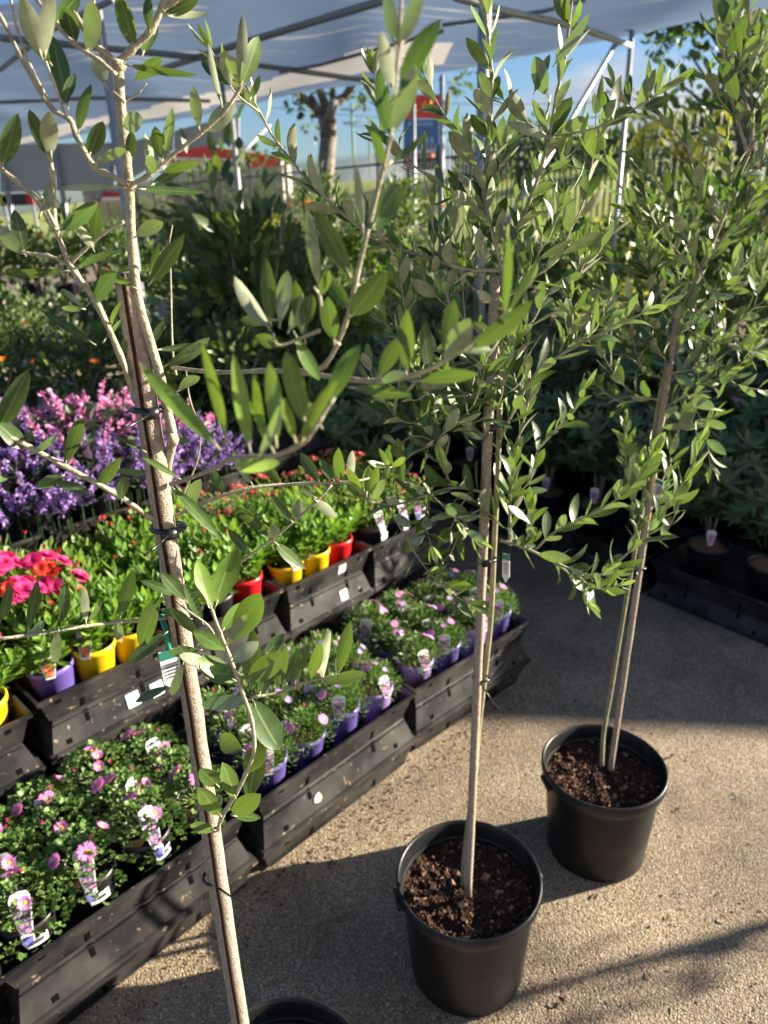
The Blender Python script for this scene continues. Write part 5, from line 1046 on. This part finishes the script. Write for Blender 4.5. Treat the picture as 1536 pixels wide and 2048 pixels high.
# two soft near branches reaching towards the camera
nl(T, [(345, 735, .80), (430, 745, .74), (520, 742, .66), (600, 742, .60), (650, 730, .57), (690, 650, .555), (712, 560, .545), (740, 445, .535), (768, 330, .53), (785, 250, .525), (792, 160, .52), (798, 80, .515), (806, -60, .51)], .0026, .0013)
nl(T, [(600, 744, .60), (690, 758, .55), (760, 762, .52), (830, 750, .50), (900, 715, .49), (960, 672, .485), (1005, 635, .48)], .0026, .0014); nl(T, [(678, 690, .56), (648, 650, .55), (640, 595, .545), (628, 575, .54)], .0018, .0011, m=1); nl(T, [(640, 660, .55), (560, 690, .54), (545, 665, .535)], .0018, .0011)
T.leaves([(637, 572, 613, 413, 28, .54, .4, -1), (699, 549, 630, 420, 44, .54, .1, 1), (537, 655, 469, 552, 34, .54, .2, -1), (541, 645, 531, 512, 34, .535, .1, 1), (578, 660, 606, 586, 30, .545, .1, -1), (606, 654, 624, 586, 36, .54, .1, 1), (668, 682, 656, 592, 40, .54, .1, 1), (742, 458, 800, 366, 62, .53, .1, 1), (701, 633, 772, 540, 54, .54, .1, 1), (726, 462, 712, 330, 20, .53, .3, -1), (590, 668, 640, 762, 32, .55, .3, 1), (548, 640, 480, 640, 28, .545, .1, 1), (560, 648, 575, 540, 36, .535, .2, -1), (610, 680, 590, 560, 34, .55, .1, 1), (640, 590, 660, 540, 24, .54, .3, 1), (560, 690, 510, 672, 30, .55, .2, 1), (700, 620, 640, 540, 34, .55, .2, 1), (735, 470, 760, 380, 22, .535, .2, 1),
 (787, 180, 762, 60, 34, .51, .2, -1), (800, 185, 882, 38, 46, .50, .1, 1), (780, 272, 832, 128, 44, .50, .4, -1), (784, 272, 758, 148, 36, .51, .1, 1), (790, 92, 768, -30, 32, .51, .3, -1), (800, 95, 846, -30, 34, .51, .3, -1), (770, 335, 742, 245, 22, .52, .2, 1), (775, 330, 858, 262, 16, .53, .2, 1),
 (812, 745, 815, 618, 38, .49, .1, 1), (758, 754, 800, 672, 36, .50, .1, 1), (894, 721, 940, 636, 50, .48, .35, -1), (890, 708, 908, 598, 38, .485, .1, 1), (832, 762, 957, 748, 32, .485, .1, 1), (705, 775, 824, 790, 28, .50, .1, 1), (943, 697, 1066, 600, 40, .48, .1, 1), (760, 764, 812, 745, 26, .50, .4, -1), (1008, 640, 1018, 470, 20, .475, .3, 1), (1012, 632, 1080, 512, 15, .475, .6, 1), (860, 742, 850, 640, 30, .49, .1, 1), (920, 700, 985, 700, 22, .485, .2, 1)], .5)
for y, tl in ((818, T.P(228, 857, .73) - T.P(292, 822, .79)), (1055, T.P(278, 1095, .73) - T.P(328, 1055, .79))):
    xx = 252 + (497 - 252) * (y - 545) / (2145 - 545); cable_tie(T, T.P(xx + 6, y, .797), B - A, .0185, tl)
cable_tie(T, T.P(432, 1752, .80), B - A, .0185, T.P(505, 1788, .74) - T.P(445, 1756, .78), False)
hang_tag(T, T.P(338, 1300, .77), .026, .062, .5, None)
b = MB(); b.tube([T.P(338, 1300, .77), T.P(332, 1262, .785), T.P(322, 1230, .80)], .0035, 6); b.build('tag_loop', mat('tag_green', (.02, .22, .15), .35), T.root)
T.finish(); T1 = T

# ---- middle olive
T = Olive(.1642, 1.2176, 'middle olive tree with slim stake in the black pot nearest the picture centre'); T2 = T
big_pot(T.root, chips=1150); Y0 = 1.215
A, B = T.P(936, 1790, 1.2), T.P(990, 552, 1.225); stake(T, A, B, .0088, False)
b = MB(); b.tube(T.path([(926, 1780), (930, 1700), (948, 1560), (958, 1450), (972, 1330), (982, 1230), (988, 1100), (995, 950), (1000, 800), (1003, 660), (1003, 540)], 1.235), [.0062 - .0018 * i / 40 for i in range(41)], 9); b.build('stem', mat('green_bark', (.20, .20, .10), .8, .2, col2=(.30, .28, .18), ns=60), T.root)
cable_tie(T, T.P(962, 1356, 1.222), B - A, .0165, V((.035, -.02, -.05)), False); cable_tie(T, T.P(974, 1118, 1.225), B - A, .0165, V((-.05, -.03, .018))); cable_tie(T, T.P(984, 850, 1.228), B - A, .0165, V((-.02, -.02, -.02)))
hang_tag(T, T.P(1012, 1108, 1.2), .014, .062, -.5, None)
BR = [
 ([(1003, 540), (988, 475), (968, 385), (978, 285), (983, 150), (970, 20), (965, -60)], .0036, .002, 0, -.02), ([(1003, 540), (1030, 465), (1050, 425), (1078, 350), (1098, 275), (1113, 190), (1128, 125), (1138, 50), (1148, -40)], .0036, .0018, 0, -.03),
 ([(1098, 272), (1168, 262), (1218, 245), (1298, 200), (1333, 172)], .0018, .0009, 0, -.05), ([(1093, 272), (1048, 240), (1008, 200)], .0018, .0009, 0, 0), ([(963, 420), (883, 370), (818, 325), (768, 285)], .002, .001, 1, -.02),
 ([(1000, 540), (933, 540), (868, 518), (790, 495), (735, 468), (640, 385), (556, 287), (520, 225), (490, 170)], .0032, .0012, 1, -.06), ([(975, 395), (938, 300), (888, 230), (848, 150)], .002, .001, 0, .03),
 ([(1005, 600), (1060, 560), (1113, 520), (1138, 465), (1168, 400), (1188, 300), (1193, 220)], .0026, .001, 1, .06), ([(1000, 880), (1038, 800), (1078, 740), (1138, 700), (1208, 665), (1268, 635), (1320, 610)], .003, .0014, 3, -.04),
 ([(1118, 705), (1143, 650), (1140, 600)], .0014, .0009, 0, -.05), ([(980, 988), (914, 975), (858, 988), (800, 1008), (755, 1007), (727, 997)], .0026, .0012, 0, -.08), ([(900, 970), (876, 885), (911, 850), (945, 812), (960, 770)], .0022, .0010, 1, -.05), ([(876, 885), (820, 910), (788, 948), (720, 958), (690, 962)], .002, .0011, 0, -.06),
 ([(784, 953), (833, 968), (890, 1015), (943, 1072)], .0016, .0009, 0, -.08), ([(773, 1005), (823, 1095), (863, 1150), (898, 1182), (940, 1210)], .0018, .0009, 0, -.10), ([(1000, 1080), (1048, 1095), (1118, 1128), (1168, 1148), (1225, 1150)], .003, .0016, 1, -.06),
 ([(1140, 1160), (1200, 1150), (1243, 1118), (1300, 1060), (1345, 1000), (1385, 930), (1400, 885)], .0022, .001, 0, -.10), ([(1072, 1098), (1110, 1064), (1200, 1020), (1250, 985), (1285, 945), (1305, 905)], .002, .001, 0, -.10), ([(1020, 1090), (1020, 985), (1030, 900), (1045, 850), (1065, 770)], .003, .0014, 2, .02), ([(1003, 700), (930, 640), (870, 590), (820, 520)], .0024, .001, 3, .02),
 ([(1003, 620), (930, 560), (900, 480), (905, 400)], .0024, .001, 2, .04), ([(1003, 760), (920, 700), (860, 700), (800, 660), (770, 610)], .0024, .001, 2, .0), ([(1003, 650), (1050, 560), (1080, 500), (1085, 420)], .0022, .001, 2, .0), ([(1000, 900), (940, 850), (890, 830), (850, 780), (835, 720)], .002, .001, 2, .05),
 ([(1003, 700), (1060, 650), (1100, 580), (1150, 560), (1180, 500)], .002, .001, 3, .08), ([(876, 885), (840, 850), (800, 840), (760, 790), (740, 740)], .0016, .0008, 1, -.03), ([(1000, 1050), (960, 1010), (930, 1000), (900, 1060)], .0014, .0008, 0, -.03), ([(1020, 1000), (1060, 960), (1075, 900), (1110, 860)], .0016, .0008, 1, .02),
 ([(1040, 1096), (1060, 1060), (1062, 1020)], .0012, .0008, 0, -.05), ([(1100, 1120), (1150, 1160), (1175, 1200)], .0012, .0008, 0, -.08), ([(968, 400), (990, 350), (1010, 300), (1015, 270)], .0018, .0009, 0, .05), ([(1078, 350), (1110, 330), (1150, 300), (1160, 270)], .0016, .0009, 0, .04), ([(911, 850), (960, 840), (1000, 800), (1010, 740)], .0016, .0008, 1, -.06), ([(1003, 820), (940, 790), (880, 770), (835, 800), (800, 790)], .0018, .0009, 1, -.04), ([(975, 1010), (930, 1040), (905, 1100), (880, 1130)], .0014, .0008, 0, -.05), ([(876, 885), (830, 872), (790, 895), (762, 930)], .0014, .0008, 1, -.04), ([(858, 988), (850, 1040), (862, 1090)], .0012, .0007, 0, -.05), ([(1003, 720), (950, 730), (900, 760), (870, 820)], .0016, .0008, 1, .03)]
for pts, r0, r1, sd_, dy in BR:
    n = len(pts); T.br([(x, y, Y0 + dy * i / (n - 1)) for i, (x, y) in enumerate(pts)], r0, r1, side=sd_, start=.10, gap=.028, L_=.058, young=.22)
T.leaves([(1093, 190, 1068, 112, 38, 1.17, .1, -1), (1068, 190 - 5, 1100, 108, 20, 1.17, .2, 1), (1108, 130, 1180, 25, 22, 1.18, .3, -1), (1138, 45, 1112, -20, 30, 1.18, .2, 1), (1092, 275, 1012, 245, 22, 1.18, .1, -1), (975, 275, 942, 228, 26, 1.19, .1, 1), (980, 230, 948, 178, 30, 1.18, .2, -1), (980, 140, 932, 75, 26, 1.18, .5, 1), (1298, 198, 1298, 116, 14, 1.17, .4, -1), (1310, 190, 1325, 125, 16, 1.17, .4, -1), (1218, 240, 1208, 182, 18, 1.17, .1, 1), (1020, 445, 1055, 550, 20, 1.2, .1, 1)], 1.18)
T.finish()

# ---- right olive
T = Olive(.5676, 1.5575, 'right hand olive tree in the farther black pot beside the shaded aisle'); T3 = T
big_pot(T.root, chips=1100); Y0 = 1.555
A, B = T.P(1221, 1538, 1.54), T.P(1352, 640, 1.56); stake(T, A, B, .0075, False)
b = MB(); b.tube([p for p in T.path([(1203, 1530), (1207, 1465), (1222, 1380), (1240, 1270), (1257, 1170), (1272, 1090), (1290, 980), (1310, 850), (1330, 740), (1356, 640), (1400, 540), (1440, 450), (1476, 357), (1497, 309)], 1.565)], [.0062 - .0026 * i / 53 for i in range(53)], 9); b.build('stem', mat('green_bark', (.20, .20, .10), .8, .2, col2=(.30, .28, .18), ns=60), T.root)
cable_tie(T, T.P(1278, 1135, 1.56), B - A, .015, V((-.02, -.02, -.02)), False)
hang_tag(T, T.P(1320, 960, 1.52), .020, .05, -.9, None)
BR = [
 ([(1497, 309), (1474, 239), (1459, 176), (1446, 100), (1434, 25), (1431, -30)], .004, .0022, 0, -.02), ([(1497, 309), (1506, 230), (1500, 160), (1497, 75), (1497, -20)], .003, .0018, 1, .02), ([(1352, 640), (1305, 560), (1285, 477), (1275, 427), (1233, 360), (1208, 300)], .003, .001, 1, .03), ([(1400, 540), (1363, 460), (1325, 377), (1281, 320)], .0024, .001, 1, -.05),
 ([(1440, 450), (1400, 390), (1384, 337), (1374, 296), (1335, 245), (1300, 208)], .0024, .001, 1, -.02), ([(1400, 540), (1451, 472), (1502, 412), (1560, 365)], .003, .0016, 3, -.03), ([(1338, 748), (1393, 737), (1428, 725), (1470, 768), (1545, 784)], .002, .0012, 1, -.06), ([(1423, 727), (1453, 665), (1508, 615), (1560, 590)], .0016, .001, 1, -.06), ([(1345, 740), (1318, 700), (1293, 645)], .0014, .0009, 0, -.04),
 ([(1272, 1095), (1268, 1040), (1258, 960), (1248, 890)], .002, .001, 1, -.05), ([(1280, 1060), (1300, 1010), (1330, 950), (1345, 890)], .002, .001, 1, -.02), ([(1335, 720), (1290, 690), (1240, 665), (1200, 640), (1180, 600)], .002, .001, 2, .05), ([(1352, 640), (1400, 620), (1460, 560), (1500, 520), (1550, 490)], .0026, .0012, 3, .0), ([(1440, 450), (1460, 400), (1450, 330), (1420, 270)], .002, .001, 0, -.04),
 ([(1497, 309), (1520, 260), (1540, 200), (1560, 130)], .0024, .0014, 2, .0), ([(1474, 239), (1440, 200), (1420, 160)], .0016, .001, 0, -.03), ([(1330, 700), (1360, 600), (1350, 520), (1330, 450)], .002, .001, 2, .05), ([(1310, 850), (1350, 800), (1400, 780), (1430, 700)], .0016, .001, 1, .03), ([(1352, 640), (1330, 580), (1270, 540), (1220, 520), (1180, 460)], .0022, .001, 2, .06), ([(1400, 540), (1430, 600), (1500, 640), (1560, 650)], .002, .0012, 2, -.02), ([(1476, 357), (1530, 330), (1570, 290)], .002, .0012, 2, .0), ([(1460, 176), (1480, 120), (1470, 40)], .0015, .001, 1, .03), ([(1276, 1070), (1320, 1075), (1345, 1040), (1365, 990)], .0014, .0008, 0, -.06), ([(1290, 980), (1265, 930), (1250, 850)], .0014, .0008, 0, .02),
 ([(1335, 730), (1380, 800), (1410, 860), (1420, 930)], .0016, .0009, 1, -.03), ([(1320, 800), (1270, 790), (1230, 750), (1200, 700)], .0018, .0009, 2, .04), ([(1345, 680), (1300, 640), (1260, 600), (1225, 590)], .0018, .0009, 2, -.04), ([(1352, 640), (1410, 680), (1470, 690), (1530, 720)], .002, .001, 2, .03), ([(1340, 720), (1370, 680), (1390, 620), (1385, 560)], .0018, .0009, 1, .05), ([(1310, 860), (1340, 850), (1380, 860), (1430, 830)], .0014, .0008, 1, .0), ([(1400, 540), (1370, 520), (1300, 440), (1250, 420)], .002, .0009, 2, .04), ([(1330, 760), (1290, 740), (1270, 700), (1260, 650)], .0014, .0008, 1, -.03)]
for pts, r0, r1, sd_, dy in BR:
    n = len(pts); T.br([(x, y, Y0 + dy * i / (n - 1)) for i, (x, y) in enumerate(pts)], r0, r1, side=sd_, start=.10, gap=.030, L_=.061, young=.25)
T.leaves([(1474, 205, 1446, 118, 30, 1.5, .2, 1), (1455, 115, 1492, 32, 30, 1.5, .2, 1), (1460, 55, 1437, -10, 26, 1.5, .2, 1), (1443, 50, 1470, -20, 16, 1.5, .1, 1), (1482, 110, 1473, 48, 18, 1.5, .95, 1)], 1.5)
T.finish()
# olives standing just outside the frame: seen only through their soft shadows on the concrete
for i, (x, y, rz, sc, lab) in enumerate(((4.25, 2.1, .6, .95, 'olive tree outside the frame at right, nearest of the unseen ones'), (4.45, 1.62, 2.2, 1.0, 'olive tree outside the frame at lower right'))):
    c = dup((T1, T1)[i].root, (x, y, 0), rz, sc); c['label'] = lab
# parked prototypes are not part of the scene
def drop(o):
    for ch in list(o.children): drop(ch)
    bpy.data.objects.remove(o)
for ob in list(COL.objects):
    try:
        if ob.parent is None and ob.location.z < -40: drop(ob)
    except ReferenceError: pass
